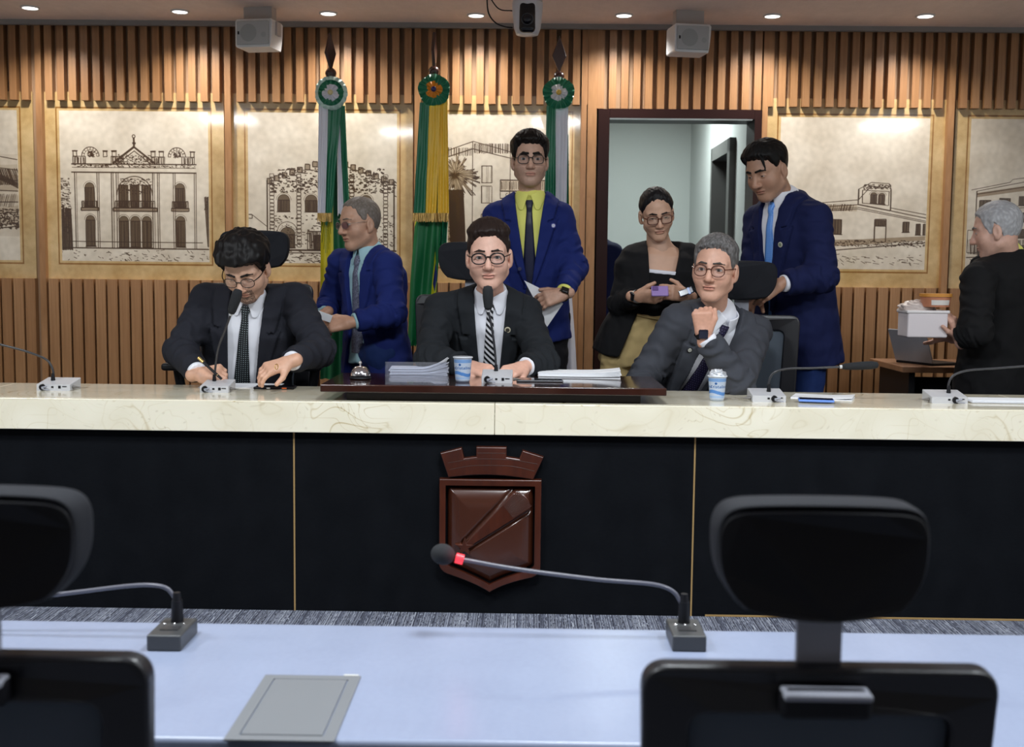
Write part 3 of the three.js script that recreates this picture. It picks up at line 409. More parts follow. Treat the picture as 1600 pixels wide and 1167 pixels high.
  const gl = (pts) => tube(pts.map(([a, b]) => V(...q(a, b), 0.0295)), 0.0012, 12, 5); part('crown_grooves', [gl([[700, 722], [735, 716], [766, 715], [800, 716], [838, 722]]), gl([[704, 732], [735, 726], [766, 725], [800, 726], [834, 733]]), gl([[745, 706], [789, 706]]), gl([[767, 706], [767, 722]])], std(lin(0.03, 0.012, 0.008), 0.4), crown);
}

// ---------- things on the counter and the stand ----------
function deskMic(pxL, pxR, pyB, y, label, neck, head, opt = {}) { // base seen between two columns, its front foot on level y
  const a = onY(pxL, pyB, y), b = onY(pxR, pyB, y), w = b.x - a.x, c = V((a.x + b.x) / 2, y, a.z - 0.05);
  const t = thing('conference_microphone', label, 'microphone', [c.x, y, c.z], 0, opt.group || 'gooseneck microphones along the counter');
  const sh = new THREE.Shape(); sh.moveTo(-0.05, 0); sh.lineTo(0.05, 0); sh.lineTo(0.05, 0.018); sh.lineTo(-0.05, 0.034); sh.closePath();
  part('base', new THREE.ExtrudeGeometry(sh, { depth: w - 0.012, bevelSize: 0.003, bevelThickness: 0.003, bevelSegments: 2 }).rotateY(-Math.PI / 2).translate(w / 2 - 0.006, 0.003, 0), opt.baseMat || phys(lin(0.5, 0.5, 0.52), 0.38), t);
  const kx = opt.flip ? w * 0.14 : -w * 0.3;
  const kn = part('speak_button', cyl(0.011, 0.012, 0.012, 0, 0, 0).rotateX(Math.PI / 2).translate(kx, 0.013, 0.054), blackPlastic, t); part('plug', [bar(V(kx, 0.012, 0.06), V(kx + 0.02, 0.016, 0.066), 0.0035), bar(V(kx, 0.008, 0.06), V(kx + 0.03, 0.004, 0.068), 0.002)], greyPlastic, kn);
  part('socket', [box(0.009, 0.01, 0.002, w * 0.18, 0.014, 0.0535), box(0.016, 0.003, 0.002, w * 0.32, 0.016, 0.0535), box(0.008, 0.006, 0.002, -w * 0.02, 0.014, 0.0535)], blackPlastic, t);
  part('side_lever', new THREE.ConeGeometry(0.007, 0.03, 10).rotateZ(opt.flip ? Math.PI / 2 : -Math.PI / 2).translate((opt.flip ? -1 : 1) * (w / 2 + 0.014), 0.012, 0.03), std(lin(0.12, 0.11, 0.1), 0.4), t);
  const L = (q) => q.clone().sub(t.position); const pts = neck.map(L); pts[0].y = 0.025;
  part('neck_socket', bar(pts[0], pts[0].clone().add(V(0, 0.035, 0)), 0.009, 0.0055), blackPlastic, t);
  part('gooseneck', tube(pts, opt.nr || 0.0042, 60, 10), opt.neckMat || phys(lin(0.03, 0.03, 0.034), 0.3), t);
  if (head) { const e = pts[pts.length - 1], dir = L(head).sub(e), l = dir.length(), d = dir.clone().normalize(); const q = new THREE.Quaternion().setFromUnitVectors(V(0, 1, 0), d); const R = opt.hr || 0.019;
    const prof = [[0.001, 0], [R * 0.6, 0.002], [R * 0.8, l * 0.12], [R, l * 0.5], [R, l * 0.8], [R * 0.75, l * 0.96], [0.001, l]].map(([x, yy]) => new THREE.Vector2(x, yy));
    part('foam_head', new THREE.LatheGeometry(prof, 24).applyQuaternion(q).translate(e.x, e.y, e.z), foam, t); part('collar', cyl(0.0065, 0.0065, 0.014).applyQuaternion(q).translate(e.x, e.y, e.z), opt.ring || std(lin(0.6, 0.6, 0.6), 0.4), t); }
  return t;
}
const zAt = (px, py, y) => -onY(px, py, y).z;
{ const d1 = zAt(330, 612, YC) + 0.05; deskMic(311, 360, 613, YC, 'silver gooseneck microphone before the writing man', [P(335, 600, d1), P(336, 580, d1), P(341, 545, d1 - 0.02), P(352, 515, d1 - 0.05), P(361, 490, d1 - 0.07)], P(373, 452, d1 - 0.09)); }
{ const d1 = zAt(85, 610, YC) + 0.05; deskMic(56, 114, 610, YC, 'silver gooseneck microphone on the empty stretch beyond the writing man', [P(83, 598, d1), P(83, 580, d1), P(75, 564, d1), P(50, 552, d1), P(0, 538, d1), P(-60, 524, d1)], P(-110, 513, d1)); }
{ const d1 = zAt(775, 597, YT) + 0.05; deskMic(751, 802, 598, YT, 'silver gooseneck microphone on the wooden stand', [P(775, 586, d1), P(775, 572, d1), P(773, 545, d1 - 0.02), P(768, 510, d1 - 0.04), P(763, 484, d1 - 0.05)], P(762, 446, d1 - 0.06)); }
{ const d1 = zAt(1200, 628, YC) + 0.05; deskMic(1174, 1228, 628, YC, 'silver gooseneck microphone between the foil topped cup and the blue phone', [P(1201, 615, d1), P(1201, 598, d1), P(1207, 584, d1), P(1224, 577, d1), P(1270, 575, d1), P(1315, 573, d1)], P(1373, 570, d1), { flip: 1, hr: 0.015 }); }
{ const d1 = zAt(1480, 630, YC) + 0.05; deskMic(1454, 1511, 630, YC, 'silver gooseneck microphone beside the notepad', [P(1482, 616, d1), P(1482, 600, d1), P(1488, 588, d1), P(1506, 580, d1), P(1560, 575, d1), P(1630, 570, d1)], P(1690, 566, d1), { flip: 1 }); }

function cup(px, pyB, y, label, wrap) {
  const q = onY(px, pyB, y), t = thing('water_cup', label, 'cup', [q.x, y, q.z], 0, 'sealed plastic water cups');
  const tex = canvasTex(512, 256, (g, w, h) => { g.fillStyle = '#c3cfe0'; g.fillRect(0, 0, w, h); g.fillStyle = '#7fa6d8'; g.fillRect(0, 20, w, 34); g.fillStyle = '#5a8fd2'; for (let x = 0; x < w; x += 8) { g.fillRect(x, 150 + 14 * Math.sin(x / 40), 8, 34); } g.fillStyle = '#a9c4e6'; g.fillRect(0, 200, w, 20); g.fillStyle = '#2f5f9f'; g.font = 'bold 40px sans-serif'; for (const x of [-85, 86, 257, 427]) { g.fillText('Cristalina', x, 120); g.beginPath(); g.arc(x + 60, 72, 12, 0, 7); g.fill(); } });
  const body = phys(0xffffff, 0.25, { map: tex, transmission: 0.25, thickness: 0 });
  const h = 0.09, cg = new THREE.LatheGeometry([[0.001, 0.003], [0.024, 0], [0.0265, 0.01], [0.033, h]].map(([x, z]) => new THREE.Vector2(x, z)), 40); for (let i = 0; i < cg.attributes.uv.count; i++) cg.attributes.uv.setY(i, cg.attributes.position.getY(i) / h); part('cup_body', cg, body, t);
  part('rim', new THREE.TorusGeometry(0.034, 0.0022, 8, 40).rotateX(Math.PI / 2).translate(0, h, 0), phys(lin(0.7, 0.72, 0.75), 0.3), t);
  const foil = std(lin(0.6, 0.62, 0.66), 0.35, { metalness: 0.35 });
  if (wrap) { const g = new THREE.SphereGeometry(0.031, 20, 12, 0, Math.PI * 2, 0, Math.PI / 2); const p = g.attributes.position; for (let i = 0; i < p.count; i++) { const k = 1 + 0.3 * noise3(p.getX(i) * 60, p.getY(i) * 60, p.getZ(i) * 60); p.setXYZ(i, p.getX(i) * k, p.getY(i) * 0.75 * k, p.getZ(i) * k); } g.computeVertexNormals(); part('torn_foil', g.translate(0, h, 0), foil, t); } else part('foil_lid', cyl(0.035, 0.035, 0.0015, 0, h + 0.002, 0, 40), foil, t);
}
cup(723, 597, YT, 'water cup with flat lid on the wooden stand', false);
cup(1120, 626, YC, 'water cup with torn foil top on the bare marble', true);
{ const q = onY(563, 592, YT), t = thing('call_bell', 'chrome call bell on the wooden stand', 'bell', [q.x, YT, q.z]);
  part('base', new THREE.LatheGeometry([[0.001, 0], [0.037, 0], [0.04, 0.004], [0.036, 0.012], [0.001, 0.012]].map(([x, y]) => new THREE.Vector2(x, y)), 40), blackPlastic, t);
  part('dome', new THREE.LatheGeometry([[0.037, 0.014], [0.036, 0.022], [0.031, 0.034], [0.02, 0.044], [0.006, 0.048], [0.001, 0.048]].map(([x, y]) => new THREE.Vector2(x, y)), 40), chrome, t); part('plunger', [cyl(0.003, 0.003, 0.012, 0, 0.053, 0), new THREE.SphereGeometry(0.006, 16, 10).translate(0, 0.06, 0)], chrome, t); }
{ // clear holder with papers behind it
  const a = onY(602, 600, YT), b = onY(699, 602, YT), w = b.x - a.x, t = thing('sign_holder', 'empty clear acrylic sign holder on the wooden stand', 'sign holder', [(a.x + b.x) / 2, YT, a.z]);
  const ac = phys(lin(0.9, 0.91, 0.95), 0.03, { transmission: 0.96, thickness: 0 }); const h = 0.078;
  part('front_sheet', box(w, h, 0.003, 0, h / 2 + 0.001, 0), ac, t); part('back_sheet', box(w, h * 1.05, 0.003, 0, h / 2, -0.055, 0.55), ac, t); part('foot', [box(w, 0.003, 0.06, 0, 0.0015, -0.03), box(w, 0.004, 0.004, 0, 0.03, -0.006)], ac, t);
}
function paperStack(label, cx, cy, y, w, d, n, turn, curl, group) { const q = onY(cx, cy, y), t = thing('paper_stack', label, 'papers', [q.x, y, q.z], turn, group), r = rng(cx); const th = 0.0016; for (let k = 0; k < n; k++) { const g = new THREE.BoxGeometry(w, th, d, 16, 1, 10); g.translate((r() - 0.5) * 0.012, th / 2 + k * (th + 0.0003), (r() - 0.5) * 0.012); const p = g.attributes.position; for (let i = 0; i < p.count; i++) { const e = Math.max(0, p.getX(i) / w * 2), f = Math.max(0, -p.getX(i) / w * 2); p.setY(i, p.getY(i) + curl * (k / n) * (e * e) + (curl < 0 ? -curl * (k / n) * f * f : 0) * 0.6); } g.computeVertexNormals(); part('sheet', g, paperMat, t); } return t; }
paperStack('white papers lying behind the clear sign holder', 655, 584, YT, 0.22, 0.11, 14, 0.06, 0.045);
paperStack('thick stack of white papers with curled edges on the wooden stand', 905, 588, YT, 0.31, 0.16, 10, -0.05, 0.012);
paperStack('sheets of paper under the writing hand', 378, 603, YC, 0.3, 0.16, 2, 0.03, 0.0);
paperStack('white sheets under the blue phone', 1285, 621, YC, 0.22, 0.15, 2, -0.35, 0.012);
paperStack('white notepad beside the microphone base', 1575, 628, YC, 0.3, 0.12, 5, -0.02, 0);
function phone(label, cx, cy, y, w, d, turn, col, lens) { const q = onY(cx, cy, y), t = thing('mobile_phone', label, 'phone', [q.x, y, q.z], turn); part('case', rbox(w, 0.009, d, 0.004, 0, 0.0045, 0), col, t); part('screen', box(w - 0.008, 0.001, d - 0.008, 0, 0.0093, 0), phys(lin(0.01, 0.01, 0.014), 0.06), t); return t; }
{ const t = phone('black mobile phone with orange side key on the marble', 430, 607, YC, 0.155, 0.075, 0.06, blackPlastic); part('side_key', box(0.018, 0.004, 0.002, 0.04, 0.005, 0.0375), std(lin(0.7, 0.13, 0.02), 0.5), t); part('camera_bump', box(0.014, 0.004, 0.002, -0.02, 0.005, 0.0375), whitePlastic, t); }
phone('light blue mobile phone lying on white sheets', 1275, 627, YC + 0.0048, 0.125, 0.07, -0.2, phys(lin(0.13, 0.26, 0.7), 0.35));
{ const q = onY(843, 594, YT), t = thing('tablet', 'grey tablet beside the paper stack on the wooden stand', 'tablet', [q.x, YT, q.z + 0.03], 0.02); part('body', rbox(0.17, 0.007, 0.1, 0.003, 0, 0.0035, 0), std(lin(0.1, 0.1, 0.11), 0.35, { metalness: 0.6 }), t); part('screen', box(0.16, 0.001, 0.09, 0, 0.0074, 0), phys(lin(0.01, 0.01, 0.012), 0.08), t); }

// ---------- office chairs ----------
function chairShape(t, lift = 0, back = blackFabric) {
  const base = []; for (let k = 0; k < 5; k++) { const a = (k * 2 * Math.PI) / 5 + 0.3; const e = V(Math.sin(a) * 0.3, 0.065, Math.cos(a) * 0.3); part('base_leg', bar(V(0, 0.11, 0), e, 0.024, 0.016), blackPlastic, t); part('caster', new THREE.TorusGeometry(0.022, 0.012, 10, 20).rotateY(a).translate(e.x, 0.034, e.z), blackPlastic, t); }
  part('column', [cyl(0.028, 0.028, 0.34 + lift, 0, 0.26 + lift / 2, 0), cyl(0.06, 0.04, 0.05, 0, 0.42 + lift, 0)], blackPlastic, t);
  part('seat', rbox(0.5, 0.075, 0.48, 0.035, 0, 0.47 + lift, 0.02, 0, 0, 0, 5), blackFabric, t);
  // back: thick rounded frame with a mesh inside, leaning slightly
  const s = new THREE.Shape(), w0 = 0.225, w1 = 0.242, hb = 0.52, rr = 0.035; const rr2 = (m) => { const q = new THREE.Shape(); q.moveTo(-w0 + m + rr, m); q.lineTo(w0 - m - rr, m); q.quadraticCurveTo(w0 - m, m, w0 - m + 0.002, m + rr); q.lineTo(w1 - m, hb - m - rr); q.quadraticCurveTo(w1 - m, hb - m, w1 - m - rr, hb - m); q.lineTo(-w1 + m + rr, hb - m); q.quadraticCurveTo(-w1 + m, hb - m, -w1 + m, hb - m - rr); q.lineTo(-w0 + m, m + rr); q.quadraticCurveTo(-w0 + m, m, -w0 + m + rr, m); return q; };
  const o = rr2(0); o.holes.push(new THREE.Path(rr2(0.055).getPoints(8)));
  const bend = (g) => { const p = g.attributes.position; for (let i = 0; i < p.count; i++) p.setZ(i, p.getZ(i) + 0.28 * p.getX(i) * p.getX(i)); g.computeVertexNormals(); return g; };
  const B = new THREE.Group(); B.name = 'backrest'; B.position.set(0, 0.5 + lift, -0.245); B.rotation.x = -0.07; t.add(B);
  part('back_frame', bend(new THREE.ExtrudeGeometry(o, { depth: 0.02, bevelSize: 0.006, bevelThickness: 0.008, bevelSegments: 3, curveSegments: 10 }).translate(0, 0, -0.01)), phys(lin(0.008, 0.008, 0.011), 0.35), B);
  part('back_mesh', bend(new THREE.BoxGeometry(0.4, 0.43, 0.004, 24, 8, 1).translate(0, hb / 2 + 0.005, 0.004)), meshMat, B);
  part('clip', rbox(0.125, 0.04, 0.03, 0.01, 0, hb - 0.035, -0.025), blackPlastic, B); part('clip_cap', rbox(0.12, 0.01, 0.034, 0.004, 0, hb - 0.02, -0.028), greyPlastic, B);
  part('headrest_stem', [box(0.062, 0.14, 0.012, 0, 0.52 + hb + 0.03 + lift, -0.258)], greyPlastic, t);
  const H = new THREE.Group(); H.name = 'headrest'; H.position.set(0, 0.535 + hb + 0.05 + lift, -0.27); H.scale.set(0.96, 0.96, 1); t.add(H);
  const hs = new THREE.Shape(); hs.moveTo(-0.11, 0); hs.bezierCurveTo(-0.05, -0.018, 0.05, -0.018, 0.11, 0); hs.bezierCurveTo(0.145, 0.03, 0.152, 0.06, 0.15, 0.11); hs.bezierCurveTo(0.146, 0.142, 0.13, 0.147, 0.1, 0.15); hs.bezierCurveTo(0.05, 0.155, -0.05, 0.155, -0.1, 0.15); hs.bezierCurveTo(-0.13, 0.147, -0.146, 0.142, -0.15, 0.11); hs.bezierCurveTo(-0.152, 0.06, -0.145, 0.03, -0.11, 0);
  const bend2 = (g) => { const p = g.attributes.position; for (let i = 0; i < p.count; i++) p.setZ(i, p.getZ(i) + 0.9 * p.getX(i) * p.getX(i)); g.computeVertexNormals(); return g; };
  part('cushion', bend2(new THREE.ExtrudeGeometry(hs, { depth: 0.03, bevelSize: 0.004, bevelThickness: 0.02, bevelSegments: 6, curveSegments: 14 })), blackFabric, H); part('shell', bend2(new THREE.ExtrudeGeometry(hs, { depth: 0.006, bevelSize: 0.002, bevelThickness: 0.003, bevelSegments: 2, curveSegments: 14 }).scale(0.985, 0.93, 1).translate(0, 0.001, -0.021)), blackPlastic, H);
  for (const sgn of [-1, 1]) { const a = part('armrest', rbox(0.08, 0.03, 0.25, 0.012, sgn * 0.28, 0.69 + lift, 0.03), blackPlastic, t); part('arm_post', [bar(V(sgn * 0.25, 0.45 + lift, 0), V(sgn * 0.285, 0.68 + lift, 0.01), 0.02)], blackPlastic, a); }
}
const meshMat = std(0xffffff, 0.8, { map: dataTex(128, 128, (u, v) => { const k = ((Math.floor(u * 128) + Math.floor(v * 64)) % 2) * 10; return [66 + k, 75 + k, 86 + k]; }) });
function chair(label, x, y, z, turn, lift, group) { const t = thing('office_chair', label, 'chair', [x, y, z], turn, group); chairShape(t, lift); return t; }
{ const a = P(1281, 1040, 1.57), b = P(-40, 1020, 1.57); chair('black mesh office chair at the white table, beside the red ringed microphone', a.x, 0, a.z - 0.27, Math.PI, 0.015, 'chairs at the white table'); chair('black mesh office chair at the white table, beside the cable box', b.x, 0, b.z - 0.27, Math.PI, 0.015, 'chairs at the white table'); }
{ const c1 = P(408, 500, 5.05), c2 = P(742, 500, 5.05), c3 = P(1134, 500, 5.0); chair('black office chair with headrest behind the writing man', c1.x, YP, c1.z + 0.26, 0.08, 0.125, 'chairs behind the counter'); chair('black office chair with headrest behind the man with the striped tie', c2.x, YP, c2.z + 0.26, 0.05, 0.085, 'chairs behind the counter'); chair('black office chair behind the man resting his chin on his fist', c3.x, YP, c3.z + 0.26, -0.25, 0.015, 'chairs behind the counter'); }

// ---------- the white table in the hall ----------
{
  const zf = onY(800, 979, YTAB).z, zn = onY(800, 1160, YTAB).z, t = thing('hall_table', 'long pale blue white laminate table before the counter', 'table', [0, 0, (zf + zn) / 2]);
  part('tabletop', boxUV(rbox(7.6, 0.032, zn - zf, 0.012, 0, YTAB - 0.016, 0)), phys(0xffffff, 0.32, { map: dataTex(256, 256, (u, v) => { const k = 3 * tn(u, v, 6, 1) + 2 * tn(u, v, 60, 4) - 10 * Math.max(0, noise3(u * 3, v * 9, 6) - 0.6); return [134 + k, 143 + k, 166 + k]; }) }), t);
  part('modesty_panel', box(7.4, 0.5, 0.018, 0, 0.46, -(zn - zf) / 2 + 0.12), std(lin(0.5, 0.5, 0.52), 0.5), t); for (const x of [-3.5, -1.7, 1.4, 3.5]) part('leg_panel', box(0.03, YTAB - 0.032, (zn - zf) * 0.8, x, (YTAB - 0.032) / 2, 0), std(lin(0.4, 0.4, 0.42), 0.5), t);
  // sunken cable box with its lid
  const A = onY(415, 1056, YTAB), B = onY(562, 1063, YTAB), C = onY(360, 1158, YTAB), w = B.x - A.x, d = C.z - A.z;
  const k = thing('cable_box', 'grey metal cable box with hinged lid set in the table', 'cable box', [(A.x + B.x) / 2, YTAB, A.z + d / 2]); const al = std(lin(0.2, 0.21, 0.225), 0.5, { metalness: 0.3 });
  part('rim', [box(w, 0.003, 0.022, 0, 0.0015, -d / 2 + 0.011), box(w, 0.003, 0.022, 0, 0.0015, d / 2 - 0.011), box(0.022, 0.003, d - 0.044, -w / 2 + 0.011, 0.0015, 0), box(0.022, 0.003, d - 0.044, w / 2 - 0.011, 0.0015, 0)], al, k);
  part('lid', box(w - 0.05, 0.0034, d - 0.05, 0, 0.0017, 0), al, k); part('rim_end', box(0.03, 0.004, 0.008, w / 2 - 0.02, 0.002, -d / 2 - 0.002), std(lin(0.5, 0.5, 0.48), 0.5), k);
}
function tableMic(pxc, pyc, label, neck, head, red) {
  const q = onY(pxc, pyc, YTAB), t = thing('table_microphone', label, 'microphone', [q.x, YTAB, q.z], 0, 'gooseneck microphones on the white table'); const g = std(lin(0.07, 0.072, 0.075), 0.4, { metalness: 0.4 });
  part('base', rbox(0.075, 0.036, 0.13, 0.004, 0, 0.018, 0), g, t); part('switch_plate', box(0.04, 0.002, 0.03, 0, 0.037, 0.015), std(lin(0.03, 0.03, 0.032), 0.4), t); for (const x of [-0.022, 0, 0.022]) part('screw', new THREE.SphereGeometry(0.0035, 10, 8).translate(x, 0.037, -0.012), chrome, t);
  part('neck_socket', [cyl(0.012, 0.014, 0.05, 0, 0.06, -0.035), cyl(0.008, 0.011, 0.02, 0, 0.093, -0.035)], blackPlastic, t);
  const D = -(q.z - 0.035), pts = [V(0, 0.09, -0.035), ...neck.map(([x, y, dd = 0]) => P(x, y, D + dd).sub(t.position))]; part('gooseneck', tube(pts, 0.0048, 80, 10), phys(lin(0.1, 0.1, 0.125), 0.3), t);
  const e = pts[pts.length - 1], hd = P(...head.slice(0, 2), D + (head[2] || 0)).sub(t.position), dir = hd.clone().sub(e).normalize(), qq = new THREE.Quaternion().setFromUnitVectors(V(0, 1, 0), dir);
  part('foam_head', new THREE.SphereGeometry(0.024, 24, 18).scale(1, 1.15, 1).applyQuaternion(qq).translate(hd.x, hd.y, hd.z), foam, t);
  const m = e.clone().addScaledVector(dir, 0.006); part('light_ring', cyl(0.0115, 0.0115, 0.018).applyQuaternion(qq).translate(m.x, m.y, m.z), red ? std(lin(0.5, 0.02, 0.03), 0.4, { emissive: lin(1, 0.04, 0.06), emissiveIntensity: 1.2 }) : blackPlastic, t);
  if (red) { const l = new THREE.PointLight(lin(1, 0.05, 0.08), 0.004); l.position.copy(m).add(V(0, 0.02, 0.02)); l.castShadow = true; t.add(l); }
}
tableMic(1071, 1004, 'gooseneck microphone with glowing red ring on the white table', [[1067, 946], [1055, 927], [1035, 916], [930, 905], [800, 888], [722, 874]], [692, 866], true);
tableMic(270, 1003, 'dark gooseneck microphone bent away on the white table near cable box', [[276, 938], [262, 920], [235, 914], [120, 925], [0, 941], [-120, 958]], [-160, 964], false);

// ---------- side desk with laptop ----------
{
  const zd = -5.9, a = P(1403, 566, 5.7), y = P(1440, 570, 5.75).y, t = thing('side_desk', 'small brown topped side desk against the slatted wall', 'desk', [a.x, YP, zd]);
  const w = 1.1, d = 0.55, h = y - YP; part('desktop', boxUV(rbox(w, 0.03, d, 0.004, w / 2, h - 0.015, 0)), phys(0xffffff, 0.4, { map: woodTex([150, 112, 84], [118, 84, 60], 256, 128, 4, 5) }), t);
  part('modesty_panel', box(w - 0.1, h - 0.1, 0.02, w / 2, (h - 0.03) / 2, 0.1), blackPlastic, t); for (const x of [0.06, w - 0.05]) part('leg_panel', box(0.03, h - 0.03, d - 0.08, x, (h - 0.03) / 2, 0), blackPlastic, t);
  const l = thing('laptop', 'open grey laptop on the side desk', 'laptop', [a.x + 0.2, y, zd + 0.06], 2.0); part('keyboard_base', rbox(0.26, 0.012, 0.19, 0.004, 0, 0.006, 0), blackPlastic, l); const lid = part('lid', rbox(0.26, 0.17, 0.008, 0.003, 0, 0.085, 0), std(lin(0.3, 0.31, 0.34), 0.4, { metalness: 0.3 }), l, [0, 0.012, -0.095], [-0.35, 0, 0]); part('screen', box(0.24, 0.15, 0.001, 0, 0.085, 0.0046), phys(lin(0.02, 0.02, 0.025), 0.1), lid);
}
// ---------- distance fields and their meshes ----------
const smin = (a, b, k) => { const h = Math.max(k - Math.abs(a - b), 0) / k; return Math.min(a, b) - h * h * k * 0.25; };
const smax = (a, b, k) => -smin(-a, -b, k);
const clamp = (x, a = 0, b = 1) => (x < a ? a : x > b ? b : x);
const sstep = (a, b, x) => { const t = clamp((x - a) / (b - a)); return t * t * (3 - 2 * t); };
const cone = (a, b, r1, r2) => { const ax = a.x, ay = a.y, az = a.z, dx = b.x - ax, dy = b.y - ay, dz = b.z - az, il = 1 / (dx * dx + dy * dy + dz * dz + 1e-12); return (x, y, z) => { const px = x - ax, py = y - ay, pz = z - az, h = clamp((px * dx + py * dy + pz * dz) * il), qx = px - dx * h, qy = py - dy * h, qz = pz - dz * h; return Math.sqrt(qx * qx + qy * qy + qz * qz) - (r1 + (r2 - r1) * h); }; };
const flatCone = (a, b, r1, r2) => { const c = cone(a, b.clone().add(b.clone().sub(a).normalize().multiplyScalar(0.05)), r1, r2), d = b.clone().sub(a).normalize(), k = d.dot(b); return (x, y, z) => Math.max(c(x, y, z), d.x * x + d.y * y + d.z * z - k); };
const ell = (cx, cy, cz, rx, ry, rz) => (x, y, z) => { const px = (x - cx) / rx, py = (y - cy) / ry, pz = (z - cz) / rz, k0 = Math.sqrt(px * px + py * py + pz * pz), qx = px / rx, qy = py / ry, qz = pz / rz, k1 = Math.sqrt(qx * qx + qy * qy + qz * qz); return k1 < 1e-9 ? -Math.min(rx, ry, rz) : (k0 * (k0 - 1)) / k1; };
function blend(list, k) { return (x, y, z) => { let d = list[0](x, y, z); for (let i = 1; i < list.length; i++) d = smin(d, list[i](x, y, z), k); return d; }; }
function meshField(f, lo, hi, h, safe = 1.7) { // surface nets with empty blocks skipped
  const nx = Math.ceil((hi.x - lo.x) / h) + 2, ny = Math.ceil((hi.y - lo.y) / h) + 2, nz = Math.ceil((hi.z - lo.z) / h) + 2, val = new Float32Array(nx * ny * nz).fill(1), B = 6, rad = B * h * 0.88 * safe;
  const id = (i, j, k) => (k * ny + j) * nx + i;
  for (let k = 0; k < nz; k += B) for (let j = 0; j < ny; j += B) for (let i = 0; i < nx; i += B) {
    const c = f(lo.x + (i + B / 2) * h, lo.y + (j + B / 2) * h, lo.z + (k + B / 2) * h), all = Math.abs(c) < rad;
    for (let kk = k; kk < Math.min(k + B, nz); kk++) for (let jj = j; jj < Math.min(j + B, ny); jj++) for (let ii = i; ii < Math.min(i + B, nx); ii++) val[id(ii, jj, kk)] = all ? f(lo.x + ii * h, lo.y + jj * h, lo.z + kk * h) : c;
  }
  const vid = new Int32Array(nx * ny * nz).fill(-1), pos = [], idx = [], E = [[0, 1], [0, 2], [0, 4], [1, 3], [1, 5], [2, 3], [2, 6], [3, 7], [4, 5], [4, 6], [5, 7], [6, 7]], v = new Float32Array(8);
  for (let k = 0; k < nz - 1; k++) for (let j = 0; j < ny - 1; j++) for (let i = 0; i < nx - 1; i++) {
    let m = 0; for (let c = 0; c < 8; c++) { v[c] = val[id(i + (c & 1), j + ((c >> 1) & 1), k + (c >> 2))]; if (v[c] < 0) m |= 1 << c; }
    if (m === 0 || m === 255) continue; let sx = 0, sy = 0, sz = 0, n = 0;
    for (const [a, b] of E) { if (v[a] < 0 === v[b] < 0) continue; const t = v[a] / (v[a] - v[b]); sx += (a & 1) + t * ((b & 1) - (a & 1)); sy += ((a >> 1) & 1) + t * (((b >> 1) & 1) - ((a >> 1) & 1)); sz += (a >> 2) + t * ((b >> 2) - (a >> 2)); n++; }
    vid[id(i, j, k)] = pos.length / 3; pos.push(lo.x + (i + sx / n) * h, lo.y + (j + sy / n) * h, lo.z + (k + sz / n) * h);
  }
  const quad = (a, b, c, d, fl) => { if (a < 0 || b < 0 || c < 0 || d < 0) return; fl ? idx.push(a, b, c, a, c, d) : idx.push(a, c, b, a, d, c); };
  for (let k = 1; k < nz - 1; k++) for (let j = 1; j < ny - 1; j++) for (let i = 1; i < nx - 1; i++) {
    const s = val[id(i, j, k)] < 0;
    if (s !== val[id(i + 1, j, k)] < 0) quad(vid[id(i, j - 1, k - 1)], vid[id(i, j, k - 1)], vid[id(i, j, k)], vid[id(i, j - 1, k)], s);
    if (s !== val[id(i, j + 1, k)] < 0) quad(vid[id(i - 1, j, k - 1)], vid[id(i - 1, j, k)], vid[id(i, j, k)], vid[id(i, j, k - 1)], s);
    if (s !== val[id(i, j, k + 1)] < 0) quad(vid[id(i - 1, j - 1, k)], vid[id(i, j - 1, k)], vid[id(i, j, k)], vid[id(i - 1, j, k)], s);
  }
  const g = new THREE.BufferGeometry(); g.setAttribute('position', new THREE.Float32BufferAttribute(pos, 3)); g.setIndex(idx); g.computeVertexNormals(); return g;
}
function boundsOf(pts, m) { const lo = V(9, 9, 9), hi = V(-9, -9, -9); for (const p of pts) { lo.min(p); hi.max(p); } return [lo.addScalar(-m), hi.addScalar(m)]; }
function paint(g, f) { const p = g.attributes.position, c = new Float32Array(p.count * 3); for (let i = 0; i < p.count; i++) { const q = f(p.getX(i), p.getY(i), p.getZ(i)); c[3 * i] = q[0]; c[3 * i + 1] = q[1]; c[3 * i + 2] = q[2]; } g.setAttribute('color', new THREE.BufferAttribute(c, 3)); return g; }
const mixc = (a, b, t) => [a[0] + (b[0] - a[0]) * t, a[1] + (b[1] - a[1]) * t, a[2] + (b[2] - a[2]) * t];

